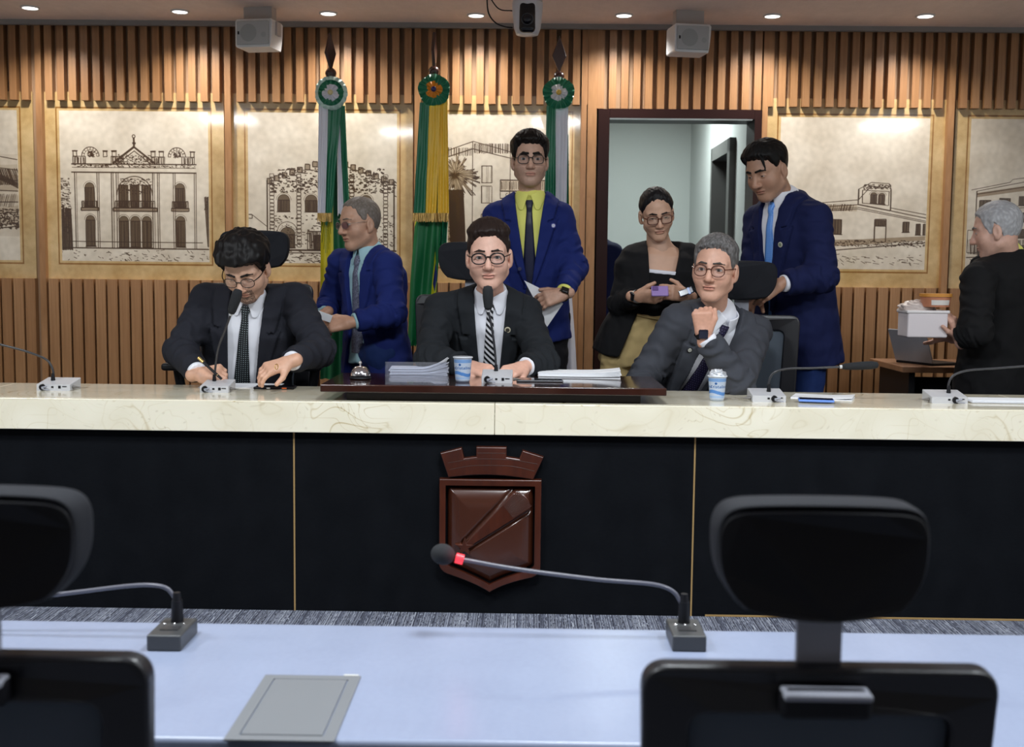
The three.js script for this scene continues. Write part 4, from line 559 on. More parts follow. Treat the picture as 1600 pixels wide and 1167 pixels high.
// ---------- heads: local frame, eyes level at y = 0, face towards +z ----------
const HEADS = (o) => {
  const jw = o.jaw ?? 1, cr = ell(0, 0.026, -0.012, 0.074, 0.09, 0.096), face = ell(0, -0.04, 0.022, 0.06 * jw, 0.074, 0.06), chin = ell(0, -0.1, 0.055, 0.024 * jw, 0.018, 0.02);
  const jawL = cone(V(-0.05 * jw, -0.062, -0.005), V(-0.014, -0.1, 0.052), 0.021, 0.017), jawR = cone(V(0.05 * jw, -0.062, -0.005), V(0.014, -0.1, 0.052), 0.021, 0.017);
  const base = (x, y, z) => smin(smin(smin(cr(x, y, z), face(x, y, z), 0.03), smin(jawL(x, y, z), jawR(x, y, z), 0.02), 0.025), chin(x, y, z), 0.02);
  const ax = (f) => (x, y, z) => f(Math.abs(x), y, z);
  const cheek = ax(ell(0.042, -0.034, 0.047, 0.021, 0.02, 0.02)), brow = ax(cone(V(0.012, 0.02, 0.074), V(0.046, 0.02, 0.058), 0.012, 0.011)), sock = ax(ell(0.032, 0.0, 0.09, 0.021, 0.0125, 0.017)), lid = ax(ell(0.032, -0.001, 0.0665, 0.0155, 0.0135, 0.0145)), slit = ax((x, y, z) => Math.max(Math.abs(y + 0.001 - (o.gaze || 0)) - (o.open ?? 0.0048) * (1 - Math.pow((x - 0.032) / 0.0145, 2)), 0.07 - z));
  const nose = cone(V(0, 0.014, 0.079), V(0, -0.034, 0.101 + (o.nose || 0)), 0.0075, 0.0125), wing = ax(ell(0.0125, -0.0385, 0.088, 0.008, 0.0075, 0.011)), lipU = ell(0, -0.0625, 0.0765, 0.024, 0.006, 0.0105), lipD = ell(0, -0.0715, 0.075, 0.02, 0.0068, 0.0105), cut = cone(V(-0.023, -0.0667, 0.082), V(0.023, -0.0667, 0.082), 0.0022, 0.0022);
  const earO = ax(ell(0.079, -0.012, -0.012, 0.009, 0.032, 0.019)), earI = ax(ell(0.089, -0.008, -0.006, 0.006, 0.02, 0.011)), lobe = ax(ell(0.074, -0.038, -0.006, 0.007, 0.01, 0.009));
  const skin = (x, y, z) => {
    let d = base(x, y, z); if (d > 0.06) return d;
    d = smin(d, cheek(x, y, z), 0.035); d = smin(d, brow(x, y, z), 0.016); d = smax(d, -sock(x, y, z), 0.012); d = smin(d, Math.max(lid(x, y, z), -slit(x, y, z)), 0.003);
    d = smin(d, nose(x, y, z), 0.012); d = smin(d, wing(x, y, z), 0.007); d = smin(d, lipU(x, y, z), 0.006); d = smin(d, lipD(x, y, z), 0.006); d = smax(d, -cut(x, y, z), 0.003);
    return smin(d, smin(smax(earO(x, y, z), -earI(x, y, z), 0.004), lobe(x, y, z), 0.006), 0.008);
  };
  return { base, skin };
};
function hairline(o) { const T = o.line || [[0, 0.07], [0.5, 0.066], [0.85, 0.055], [1.12, 0.0], [1.3, -0.02], [1.5, -0.012], [1.62, 0.028], [1.85, 0.0], [2.1, -0.05], [2.5, -0.075], [3.15, -0.08]]; return (phi) => { for (let i = 0; i + 1 < T.length; i++) if (phi <= T[i + 1][0]) { const f = sstep(T[i][0], T[i + 1][0], phi); return T[i][1] + (T[i + 1][1] - T[i][1]) * f; } return T[T.length - 1][1]; }; }
function hairField(H, o) { const hl = hairline(o); const sc = o.strand || 1;
  const browA = o.brow === 0 ? null : cone(V(0.013, 0.0225, 0.0895), V(0.034, 0.0255, 0.0835), 0.0042 * (o.brow || 1), 0.0042 * (o.brow || 1)), browB = cone(V(0.034, 0.0255, 0.0835), V(0.051, 0.019, 0.0695), 0.004 * (o.brow || 1), 0.002);
  return (x, y, z) => { const b = H.base(x, y, z); if (b > 0.09) return b - 0.05; const phi = Math.atan2(Math.abs(x), z), line = hl(phi) + 0.004 * noise3(x * 70, y * 30, z * 70); const m = sstep(-0.006, o.soft || 0.022, y - line); let th = (o.thick || 0.012) * (0.3 + 0.7 * sstep(0.0, 0.07, y)) + (o.style ? o.style(x, y, z) : 0); th += 0.6 * (o.rough ?? 0.003) * noise3(x * 75 * sc, y * 22 * sc, z * 26 * sc) + (o.curl || 0) * noise3(x * 22, y * 16, z * 22);
    let d = b - (-0.006 + m * (th + 0.006)); if (browA && z > 0.05) { const ax = Math.abs(x); d = Math.min(d, smin(browA(ax, y, z), browB(ax, y, z), 0.004) + 0.0012 * noise3(x * 300, y * 120, z * 50)); } if (o.extra) d = smin(d, o.extra(x, y, z), 0.012); return d; };
}

// ---------- hands ----------
function handField(wrist, dir, back, thumb, o = {}) { // dir: towards the knuckles, back: out of the back of the hand, thumb: +1 if the thumb lies at dir x back
  const Y = dir.clone().normalize(), Z = back.clone().addScaledVector(Y, -back.dot(Y)).normalize(), X = V(0, 0, 0).crossVectors(Y, Z), s = o.scale || 1;
  const at = (x, y, z) => wrist.clone().addScaledVector(X, x * thumb * s).addScaledVector(Y, y * s).addScaledVector(Z, z * s); const prims = [];
  prims.push([cone(at(0, -0.03, 0), at(0, 0.01, 0), 0.026 * s, 0.025 * s), 0.02]);
  for (const x of [-0.027, -0.009, 0.01, 0.028]) prims.push([cone(at(x * 0.6, 0.012, 0), at(x, 0.08, 0.002), 0.015 * s, 0.0125 * s), 0.014]);
  const len = [0.064, 0.074, 0.069, 0.052], curls = o.curl || [[0.35, 0.4, 0.3], [0.38, 0.42, 0.3], [0.42, 0.45, 0.3], [0.48, 0.5, 0.3]], pts = [];
  [0.028, 0.01, -0.009, -0.027].forEach((x, i) => { let p = at(x, 0.082, 0.001), a = 0; const fan = (o.spread ?? 0.06) * (1.5 - i), q = [0.46, 0.31, 0.23]; q.forEach((f, j) => { a += curls[i][j]; const d = Y.clone().multiplyScalar(Math.cos(a)).addScaledVector(Z, -Math.sin(a)).addScaledVector(X, thumb * fan * Math.cos(a)).normalize(), e = p.clone().addScaledVector(d, len[i] * f * s); const r = [0.0095, 0.0088, 0.0078, 0.0068]; prims.push([cone(p, e, r[j] * s * (i === 3 ? 0.9 : 1), r[j + 1] * s * (i === 3 ? 0.9 : 1)), j ? 0.003 : 0.006]); p = e; }); pts.push(p); });
  const td = o.thumb || [0.75, 0.65, -0.25], t2 = o.thumb2 || [0.35, 0.9, -0.3], b = at(0.024, 0.02, -0.006), v = (t) => X.clone().multiplyScalar(t[0] * thumb).addScaledVector(Y, t[1]).addScaledVector(Z, t[2]).normalize(), m = b.clone().addScaledVector(v(td), 0.045 * s), e = m.clone().addScaledVector(v(t2), 0.034 * s);
  prims.push([cone(b, m, 0.0155 * s, 0.0105 * s), 0.012]); prims.push([cone(m, e, 0.0105 * s, 0.0085 * s), 0.004]); pts.push(e, m);
  const f = (x, y, z) => { let d = prims[0][0](x, y, z); for (let i = 1; i < prims.length; i++) d = smin(d, prims[i][0](x, y, z), prims[i][1]); return d; };
  return { f, pts: [...pts, at(0, -0.03, 0), at(0.03, 0.08, 0), at(-0.03, 0.08, 0)] };
}

// ---------- people ----------
const skinMat = new THREE.MeshPhysicalMaterial({ color: 0xffffff, vertexColors: true, roughness: 0.48, sheen: 0.15, sheenRoughness: 0.5 });
const fabricBump = dataTex(128, 128, (u, v) => { const k = 128 + 60 * Math.sin(u * 128 * 1.57) * Math.sin(v * 128 * 1.57); return [k, k, k]; }, false);
const cloth = (c, rough = 0.85, sheen = 0.25) => new THREE.MeshPhysicalMaterial({ color: c, roughness: rough, sheen: sheen * 0.4, sheenRoughness: 0.6, sheenColor: c.clone().lerp(lin(1, 1, 1), 0.1), specularIntensity: 0.35 });
function ring(pts, r) { return tube(pts, r, 64, 8, true); }
function person(o) {
  const feet = o.floor ?? YP, base = V(o.pelvis.x, feet, o.pelvis.z), t = thing('person', o.label, 'person', [base.x, base.y, base.z]);
  const l = (p) => p.clone().sub(base), J = {}; for (const k of ['pelvis', 'neck', 'shA', 'shB', 'elA', 'elB', 'wrA', 'wrB', 'head']) J[k] = l(o[k]);
  const hs = o.headScale || 1, q = new THREE.Quaternion().setFromEuler(new THREE.Euler(o.face.pitch || 0, o.face.yaw || 0, o.face.roll || 0, 'YXZ')), qi = q.clone().invert(), hm = new THREE.Matrix4().makeRotationFromQuaternion(qi).elements;
  const toHead = (f) => (x, y, z) => { const a = (x - J.head.x) / hs, b = (y - J.head.y) / hs, c = (z - J.head.z) / hs; return f(hm[0] * a + hm[4] * b + hm[8] * c, hm[1] * a + hm[5] * b + hm[9] * c, hm[2] * a + hm[6] * b + hm[10] * c) * hs; };
  const toLocalHead = (x, y, z) => { const a = (x - J.head.x) / hs, b = (y - J.head.y) / hs, c = (z - J.head.z) / hs; return [hm[0] * a + hm[4] * b + hm[8] * c, hm[1] * a + hm[5] * b + hm[9] * c, hm[2] * a + hm[6] * b + hm[10] * c]; };
  const hp = (x, y, z) => V(x, y, z).multiplyScalar(hs).applyQuaternion(q).add(J.head);
  // torso frame
  const U = J.neck.clone().sub(J.pelvis).normalize(), L = J.neck.distanceTo(J.pelvis); const sx = J.shB.clone().sub(J.shA); const X = sx.addScaledVector(U, -sx.dot(U)).normalize(), Z = V(0, 0, 0).crossVectors(X, U);
  const org = J.pelvis; const loc = (x, y, z) => { const a = x - org.x, b = y - org.y, c = z - org.z; return [a * X.x + b * X.y + c * X.z, a * U.x + b * U.y + c * U.z, a * Z.x + b * Z.y + c * Z.z]; };
  const wld = (u, v, w) => org.clone().addScaledVector(X, u).addScaledVector(U, v).addScaledVector(Z, w);
  const bw = o.width || 1, bd = o.depth || 1, belly = o.belly || 0;
  const prof = [[-0.62, 0.2, 0.135], [-0.25, 0.195, 0.135], [0, 0.185, 0.128 + belly], [0.3, 0.172, 0.118 + belly], [0.55, 0.18, 0.12 + belly * 0.5], [0.78, 0.186, 0.118], [0.92, 0.15, 0.098], [1.0, 0.085, 0.075], [1.06, 0.06, 0.06]];
  const torsoAt = (hem, grow) => (x, y, z) => { const [u, v, w] = loc(x, y, z), s = clamp(v / L, prof[0][0], 1.06); let i = 0; while (i < prof.length - 2 && prof[i + 1][0] < s) i++; const f = sstep(prof[i][0], prof[i + 1][0], s), f2 = (f + (s - prof[i][0]) / (prof[i + 1][0] - prof[i][0])) / 2, A = (prof[i][1] + (prof[i + 1][1] - prof[i][1]) * f2) * bw + grow, Bq = (prof[i][2] + (prof[i + 1][2] - prof[i][2]) * f2) * bd + grow; const a = Math.abs(u / A), b = Math.abs(w / Bq), k = Math.pow(Math.pow(a, 2.3) + Math.pow(b, 2.3), 1 / 2.3); let d = (k - 1) * Math.min(A, Bq) * 0.9; if (o.flare && grow === 0) d -= o.flare * sstep(0.16, -0.06, v); d = smax(d, hem - v, 0.012); return smax(d, v - L * 1.03, 0.02); };
  const sleeve = o.sleeve || 1, rs = [0.063, 0.056, 0.052, 0.043].map((r) => r * sleeve);
  const noiseAmp = o.wrinkle ?? 0.005;
  const crease = (x, y, z) => noiseAmp * (0.7 * noise3(x * 8, y * 8, z * 8) + 0.35 * noise3(x * 19 + 4, y * 15, z * 19));
  const armAxis = (A, B) => { const d = B.clone().sub(A), il = 1 / d.lengthSq(), n = d.clone().normalize(); return (x, y, z) => clamp(((x - A.x) * d.x + (y - A.y) * d.y + (z - A.z) * d.z) * il, -0.3, 1.3); };
  const arms = ['A', 'B'].map((s) => { const sh = J['sh' + s], e = J['el' + s], w = J['wr' + s], cuff = w.clone().lerp(e, 0.13); const up = cone(sh, e, rs[0], rs[1]), lo = flatCone(e, cuff, rs[1], rs[3]), ta = armAxis(sh, e), tb = armAxis(e, w); const fn = (x, y, z) => { const a = up(x, y, z), b = lo(x, y, z); let d = smin(a, b, 0.03); if (d < 0.05) { const near = Math.exp(-Math.pow((ta(x, y, z) - 1) / 0.3, 2)) + Math.exp(-Math.pow(tb(x, y, z) / 0.35, 2)); d += noiseAmp * 0.9 * clamp(near) * Math.sin((a < b ? ta(x, y, z) * 24 : tb(x, y, z) * 24) + 3 * noise3(x * 9, y * 9, z * 9)); } return d; }; return { fn, cuff, sh, e, w }; });
  const clav = [J.shA, J.shB].map((s) => cone(J.neck.clone().addScaledVector(U, -0.03).addScaledVector(Z, -0.012), s.clone().addScaledVector(U, 0.01), 0.062, 0.058));
  const neckSkin = cone(J.neck.clone().addScaledVector(U, -0.06), hp(0, -0.05, -0.025), 0.054 * (o.neckR || 1), 0.052 * (o.neckR || 1));
  // body: head, neck, hands and the inner torso and arms as one mesh
  const H = HEADS(o.faceShape || {}), hd = toHead(H.skin), parts = [];
  const tone = o.skin.map((c) => c * 1.22), lipc = mixc(tone, [tone[0] * 0.85, tone[1] * 0.5, tone[2] * 0.5], 0.55), beard = o.beard;
  const headColor = (x, y, z) => { const [a, b, c] = toLocalHead(x, y, z); let k = 1 + 0.05 * noise3(a * 40, b * 40, c * 40) + 0.04 * noise3(a * 150, b * 150, c * 150), col = tone.map((v2) => v2 * k); const red = Math.exp(-(Math.pow((Math.abs(a) - 0.04) / 0.02, 2) + Math.pow((b + 0.03) / 0.018, 2))) * 0.25 + (c > 0.09 ? 0.2 * Math.exp(-Math.pow((b + 0.035) / 0.015, 2)) : 0); col = mixc(col, [tone[0], tone[1] * 0.72, tone[2] * 0.68], red);
    if (c > 0.055) { const m = Math.pow(a / 0.025, 2) + Math.pow((b + 0.0668) / 0.0105, 2); if (m < 1) col = mixc(lipc, col, sstep(0.6, 1, m)); if (Math.abs(b + 0.0667) < 0.0016 && Math.abs(a) < 0.022) col = mixc(col, [0.05, 0.015, 0.012], 0.7); }
    if (beard) { const g = beard(a, b, c); if (g > 0) col = mixc(col, o.hairColor, clamp(g * (0.75 + 0.5 * noise3(a * 260, b * 160, c * 200)))); } return col; };
  { const lo = J.head.clone().addScalar(-0.19 * hs), hi = J.head.clone().addScalar(0.19 * hs), f = (x, y, z) => smin(hd(x, y, z), neckSkin(x, y, z), 0.02); const g = meshField(f, V(lo.x, Math.min(lo.y, J.neck.y - 0.08), lo.z), hi, o.headCell || 0.0025); parts.push(paint(g, headColor)); }
  for (const s of [-1, 1]) { const g = new THREE.SphereGeometry(0.0128, 20, 16); const iris = o.iris || [0.06, 0.03, 0.015]; paint(g, (x, y, z) => { const gx = (o.gazeX || 0), r = Math.hypot(x - gx, y - (o.gazeY || 0)); return z < 0 ? [0.5, 0.47, 0.45] : r < 0.003 ? [0.004, 0.004, 0.004] : r < 0.0072 ? iris : [0.5, 0.46, 0.44]; }); g.scale(hs, hs, hs).applyQuaternion(q); const c = hp(s * 0.032, -0.001, 0.0672); parts.push(g.translate(c.x, c.y, c.z)); }
  const inner = blend([torsoAt(-0.05, -0.03), neckSkin, ...arms.map((a) => cone(a.sh, a.e, 0.045, 0.04)), ...arms.map((a) => cone(a.e, a.w, 0.038, 0.024))], 0.03);
  { const [lo, hi] = boundsOf([J.pelvis, J.neck, ...arms.flatMap((a) => [a.sh, a.e, a.w])], 0.12); parts.push(paint(meshField(inner, lo, hi, 0.012), (x, y, z) => tone.map((v2) => v2 * (1 + 0.04 * noise3(x * 30, y * 30, z * 30))))); }
  ['A', 'B'].forEach((s, i) => { const h = o['hand' + s]; if (!h) return; const hf = handField(J['wr' + s], h.dir, h.back, h.thumbSide, h), [lo, hi] = boundsOf(hf.pts, 0.035); parts.push(paint(meshField(hf.f, lo, hi, h.cell || 0.003), (x, y, z) => { const k = 1 + 0.06 * noise3(x * 60, y * 60, z * 60); return [tone[0] * k, tone[1] * k * 0.95, tone[2] * k * 0.93]; })); });
  const body = mergeGeometries(parts.map((g) => { const n = g.index ? g.toNonIndexed() : g; n.deleteAttribute('uv'); return n; })); part('body', body, skinMat, t);
  // hair
  if (o.hair) { const f = toHead(hairField(H, o.hair)), lo = J.head.clone().addScalar(-0.18 * hs), hi = J.head.clone().addScalar(0.18 * hs), g = meshField(f, lo, hi, o.hairCell || 0.0027), hc = o.hairColor, h2 = o.greyStrands || hc.map((c) => c * 1.15); paint(g, (x, y, z) => { const [a, b, c] = toLocalHead(x, y, z); const n = clamp(0.5 + 0.5 * noise3(a * 120, b * 45, c * 60)); let col = mixc(hc, h2, n * n); if (o.browColor && c > 0.055 && b < 0.045) col = o.browColor; return col; }); part('hair', g, new THREE.MeshPhysicalMaterial({ vertexColors: true, roughness: 0.5, specularIntensity: 0.45 }), t); }
  // clothes
  const hem = o.hem ?? -0.2, shirtF = torsoAt(Math.max(hem + 0.04, -0.06), -0.015);
  const vee = o.vee || { top: 0.062, at: 0.32, open: 0 }; // half width at the neck, height of the button (share of the torso), gap below it
  const halfV = (v) => { const yb = vee.at * L; return v > yb ? vee.base + (vee.top - (vee.base || 0)) * Math.pow((v - yb) / (L - yb), vee.pow || 1) : (vee.base || 0) + vee.open * Math.max(0, yb - v); }; vee.base = vee.base || 0; const vs = vee.shift || 0;
  const jacketF = (x, y, z) => { let d = tors(x, y, z); const [u0, v, w] = loc(x, y, z); d = smin(d, smin(clav[0](x, y, z), clav[1](x, y, z), 0.02), 0.04); const arm = Math.min(arms[0].fn(x, y, z), arms[1].fn(x, y, z)); let body2 = d; const u = u0 - vs * (L - v);
    if (body2 < 0.08) { body2 += crease(x, y, z); if (w > 0) { const hv = halfV(v), au = Math.abs(u), yb = vee.at * L; if (v > yb - 0.02 && o.lapel !== 0) { const tt = clamp((v - yb) / (L * 0.96 - yb)), lw = 0.012 + 0.075 * Math.pow(tt, 0.8) * (tt > 0.78 ? 0.74 : 1); const m = sstep(lw + 0.003, lw - 0.002, au - hv); const notch = tt > 0.755 && tt < 0.785 && au - hv > lw * 0.45 ? 0 : 1; body2 += -0.0085 * m * notch + 0.005 * sstep(0.007, 0.002, Math.abs(au - hv - lw - 0.005)); } else if (o.lapel !== 0 && v < yb && !vee.open) body2 -= 0.004 * sstep(0.004, 0.0, u - 0.004); 
        body2 = smax(body2, Math.min(hv - au, w + 0.02), 0.004); } }
    let dd = smin(body2, arm, 0.022); const neckHole = nh(x, y, z); return smax(dd, -neckHole, 0.006); };
  const tors = torsoAt(hem, 0); const nh = cone(J.neck.clone().addScaledVector(U, -0.03).addScaledVector(Z, 0.012), J.neck.clone().addScaledVector(U, 0.15).addScaledVector(Z, 0.05), (o.neckHole || 0.062), 0.09);
  const allPts = [J.pelvis, wld(0, hem, 0), J.neck, ...arms.flatMap((a) => [a.sh, a.e, a.w])], [jlo, jhi] = boundsOf(allPts, 0.16);
  part(o.jacketName || 'jacket', meshField(jacketF, jlo, jhi, o.jacketCell || 0.0052), o.jacket, t);
  if (o.shirt) {
    const geos = [], sf = blend([shirtF, cone(J.neck.clone().addScaledVector(U, -0.06), J.neck.clone().addScaledVector(U, 0.0), 0.07, 0.06)], 0.03), sfw = (x, y, z) => sf(x, y, z) + 0.0025 * noise3(x * 14, y * 10, z * 14); const [lo, hi] = boundsOf([wld(0, -0.02, 0), J.neck, J.shA, J.shB], 0.13); geos.push(meshField(sfw, lo, hi, 0.007));
    // collar: a flared band round the neck, open in front, with points
    const cw = o.collarShift || 0.012, R0 = o.collarR || 0.06, collar = (x, y, z) => { let [u, v, w] = loc(x, y, z); v -= L - 0.005; w -= cw + v * 0.25; const rho = Math.hypot(u, w), phi = Math.abs(Math.atan2(u, w)), R = R0 + 0.42 * (0.032 - v); let d = Math.abs(rho - R) - 0.003; const low = -0.012 - 0.042 * Math.exp(-Math.pow((phi - 0.42) / 0.34, 2)), top = 0.034 - 0.014 * Math.exp(-Math.pow(phi / 0.5, 2)); d = smax(d, low - v, 0.003); d = smax(d, v - top, 0.003); return w > 0 ? smax(d, 0.004 + 0.34 * (0.02 - v) - Math.abs(u), 0.003) : d; };
    geos.push(meshField(collar, J.neck.clone().addScalar(-0.11), J.neck.clone().addScalar(0.11), 0.003, 3));
    arms.forEach((a, i) => { if (!o.cuffs || o.cuffs[i]) { const dir = a.w.clone().sub(a.e).normalize(); geos.push(meshField(flatCone(a.e.clone().lerp(a.w, 0.4), a.w.clone().addScaledVector(dir, -0.016), 0.04, 0.036 * Math.min(1, sleeve)), a.w.clone().addScalar(-0.14).min(a.e), a.w.clone().addScalar(0.14).max(a.e), 0.005)); } });
    part('shirt', mergeGeometries(geos.map((g) => g.toNonIndexed())), o.shirt, t);
    if (o.tie) { // blade and knot laid on the shirt
      const rows = 44, pos = [], uv = [], idx = [], y1 = o.tieEnd ?? -0.02 * L, y0 = L - 0.012, cs = [-1, -0.96, -0.5, 0, 0.5, 0.96, 1], cz = [-0.012, 0.0015, 0.004, 0.005, 0.004, 0.0015, -0.012]; const surf = (u, v) => { let w = 0.3; for (let k = 0; k < 60; k++) { const p = wld(u, v, w), d = sf(p.x, p.y, p.z); if (d < 0.0008) break; w -= Math.max(0.0008, d * 0.7); if (w < 0) break; } return w; };
      for (let j = 0; j <= rows; j++) { const s = j / rows, v = y0 + (y1 - y0) * s, dn = y0 - v, kn = dn < 0.045; let hw = kn ? 0.02 - 0.008 * (dn / 0.045) : 0.0135 + (o.tieW || 0.03) * clamp((dn - 0.045) / 0.33); const cx = vs * (L - v) * 0.9 + (o.tieSwing || 0) * s, w = surf(cx, v) + (kn ? 0.009 : 0.002); for (let i = 0; i < 7; i++) { const p = wld(cx + cs[i] * hw, v, Math.max(w, surf(cx + cs[i] * hw, v) + 0.001) + cz[i]); pos.push(p.x, p.y, p.z); uv.push(cs[i] * hw, v); } }
      for (let j = 0; j < rows; j++) for (let i = 0; i < 6; i++) { const a = j * 7 + i, b = a + 7; idx.push(a, b, a + 1, b, b + 1, a + 1); }
      const g = new THREE.BufferGeometry(); g.setAttribute('position', new THREE.Float32BufferAttribute(pos, 3)); g.setAttribute('uv', new THREE.Float32BufferAttribute(uv, 2)); g.setIndex(idx); g.computeVertexNormals(); part('tie', g, o.tie, t); }
  }
  // legs and shoes
  { const lg = o.legs.map(([h, k, a]) => [l(h), l(k), l(a)]), lr = o.legR || 1; const f0 = blend([...lg.flatMap(([h, k, a]) => [cone(h, k, 0.09 * lr, 0.066 * lr), cone(k, a, 0.064 * lr, 0.05 * lr)]), cone(lg[0][0].clone().lerp(J.pelvis, 0.3), lg[1][0].clone().lerp(J.pelvis, 0.3), 0.1 * lr, 0.1 * lr), ...(o.waist ? [torsoWaist()] : [])], 0.04); function torsoWaist() { const tw = torsoAt(-0.12, -0.004); return (x, y, z) => Math.max(tw(x, y, z), loc(x, y, z)[1] - o.waist); } const f = (x, y, z) => f0(x, y, z) + 0.006 * noise3(x * 9, y * 7, z * 9) + 0.003 * noise3(x * 22, y * 18, z * 22); const [lo, hi] = boundsOf([...lg.flat(), J.pelvis], 0.17); part('trousers', meshField(f, lo, hi, o.legCell || 0.01), o.trousers, t);
    const sg = lg.map(([h, k, a], i) => { const dirs = o.toes || Z, fwd = V(dirs.x, 0, dirs.z).normalize(), an = V(a.x, 0, a.z); return meshField(blend([cone(an.clone().addScaledVector(fwd, -0.03).setY(0.045), an.clone().addScaledVector(fwd, 0.15).setY(0.035), 0.042, 0.034), cone(an.clone().setY(0.05), an.clone().setY(0.1), 0.042, 0.038)], 0.03), an.clone().add(V(-0.25, -0.01, -0.25)), an.clone().add(V(0.25, 0.16, 0.25)), 0.009); }); part('shoe', sg[0], shoeMat, t); part('shoe', sg[1], shoeMat, t); }
  // glasses
  if (o.glasses) { const G = new THREE.Group(); G.name = 'glasses'; t.add(G); const e = o.glasses, fr = [], R = e.r || 0.0235, hR = e.h || 0.019, zf = 0.0965, yy = -0.004; for (const s of [-1, 1]) { const pts = []; for (let k = 0; k < 28; k++) { const a = (k / 28) * Math.PI * 2, p2 = e.square ? 0.62 : 0.85, c = Math.cos(a), d = Math.sin(a); const x = s * 0.0325 + R * Math.sign(c) * Math.pow(Math.abs(c), p2), y = yy + hR * Math.sign(d) * Math.pow(Math.abs(d), p2); pts.push(hp(x, y, zf - 2.2 * x * x)); } fr.push(ring(pts, e.t || 0.0022)); if (e.browBar) fr.push(tube(pts.slice(1, 14), e.browBar, 30, 8)); part('lens', new THREE.ShapeGeometry(new THREE.Shape(pts.map((p, k) => { const a = (k / 28) * Math.PI * 2, p2 = e.square ? 0.62 : 0.85, c = Math.cos(a), d = Math.sin(a); return new THREE.Vector2(R * Math.sign(c) * Math.pow(Math.abs(c), p2), hR * Math.sign(d) * Math.pow(Math.abs(d), p2)); }))).scale(hs, hs, hs).rotateY(s * 0.14).applyQuaternion(q).translate(...hp(s * 0.0325, yy, zf - 0.0024).toArray()), e.lens || lensMat, G); fr.push(tube([hp(s * (0.0325 + R), yy + 0.006, 0.089), hp(s * 0.072, 0.004, 0.06), hp(s * 0.0795, 0.004, 0.0), hp(s * 0.08, -0.004, -0.02)], e.temple || 0.0022, 24, 8)); } fr.push(tube([hp(-0.011, yy + 0.004, 0.0965), hp(0, yy + 0.008, 0.1), hp(0.011, yy + 0.004, 0.0965)], e.t || 0.0022, 12, 8)); part('frame', fr, e.mat, G); }
  if (o.watch) { const a = arms[o.watch.arm], dir = a.w.clone().sub(a.e).normalize(), c = a.w.clone().addScaledVector(dir, o.watch.off || 0), qq = new THREE.Quaternion().setFromUnitVectors(V(0, 1, 0), dir); const W2 = new THREE.Group(); W2.name = 'wristwatch'; t.add(W2); part('strap', new THREE.CylinderGeometry(0.03, 0.03, 0.022, 28, 1, true).applyQuaternion(qq).translate(c.x, c.y, c.z), o.watch.strap, W2); const n = o.watch.face.clone().addScaledVector(dir, -o.watch.face.dot(dir)).normalize(), fq = new THREE.Quaternion().setFromUnitVectors(V(0, 1, 0), n); const p = c.clone().addScaledVector(n, 0.03); part('case', rbox(0.036, 0.011, 0.036, 0.005).applyQuaternion(fq).translate(p.x, p.y, p.z), o.watch.case, W2); }
  if (o.pin) { const [pu, pv] = o.pin; let w = 0.3; for (let k = 0; k < 80; k++) { const p = wld(pu, pv, w), d = jacketF(p.x, p.y, p.z); if (d < 0.001) break; w -= Math.max(0.0008, d * 0.6); if (w < 0) break; } const p = wld(pu, pv, w + 0.001), fq = new THREE.Quaternion().setFromUnitVectors(V(0, 1, 0), Z); const pn = part('lapel_pin', cyl(0.012, 0.012, 0.003).applyQuaternion(fq).translate(p.x, p.y, p.z), o.pinRim || gold, t); const p3 = p.clone().addScaledVector(Z, 0.002); part('pin_face', cyl(0.008, 0.008, 0.002).applyQuaternion(fq).translate(p3.x, p3.y, p3.z), o.pinFace || std(lin(0.5, 0.5, 0.45), 0.4), pn); }
  if (o.more) o.more(t, { J, l, hp, wld, loc, L, arms, Z, X, U, jacketF, shirtF });
  return t;
}
const shoeMat = phys(lin(0.01, 0.009, 0.009), 0.25);
const lensMat = phys(lin(0.92, 0.93, 0.95), 0.03, { transmission: 1, thickness: 0, side: THREE.DoubleSide });
// ---------- the people in the photograph ----------
const frameBlack = phys(lin(0.008, 0.006, 0.006), 0.2), frameBrown = phys(lin(0.09, 0.025, 0.012), 0.25);
const tieTex = (draw, w = 128, rep = 0.05) => { const t = canvasTex(w, w, draw); t.repeat.set(1 / rep, 1 / rep); return t; };
const dotsTie = phys(0xffffff, 0.5, { map: tieTex((g) => { g.fillStyle = '#0c1216'; g.fillRect(0, 0, 128, 128); g.fillStyle = '#b9c6cc'; for (let y = 0; y < 4; y++) for (let x = 0; x < 4; x++) g.fillRect(x * 32 + 10, y * 32 + 10, 10, 10); }, 128, 0.036), side: THREE.DoubleSide });
const stripeTie = phys(0xffffff, 0.5, { map: tieTex((g) => { g.fillStyle = '#d3d3d6'; g.fillRect(0, 0, 128, 128); g.strokeStyle = '#101218'; g.lineWidth = 23; for (let k = -3; k < 6; k++) { g.beginPath(); g.moveTo(-40, k * 64 - 40); g.lineTo(168, k * 64 + 168); g.stroke(); } }, 128, 0.05), side: THREE.DoubleSide });
const purpleTie = phys(0xffffff, 0.5, { map: tieTex((g) => { g.fillStyle = '#191432'; g.fillRect(0, 0, 128, 128); g.fillStyle = '#a79fc8'; for (let y = 0; y < 5; y++) for (let x = 0; x < 5; x++) g.fillRect(x * 25 + (y % 2) * 12, y * 25 + 8, 5, 5); }, 128, 0.05), side: THREE.DoubleSide });
const greyTie = phys(0xffffff, 0.6, { map: tieTex((g) => { const r = rng(4); g.fillStyle = '#5c6076'; g.fillRect(0, 0, 128, 128); for (let k = 0; k < 300; k++) { g.fillStyle = r() > 0.5 ? '#84889c' : '#3d4054'; g.fillRect(r() * 128, r() * 128, 7, 5); } }), side: THREE.DoubleSide });
const navyTie = phys(lin(0.006, 0.008, 0.035), 0.45, { side: THREE.DoubleSide });
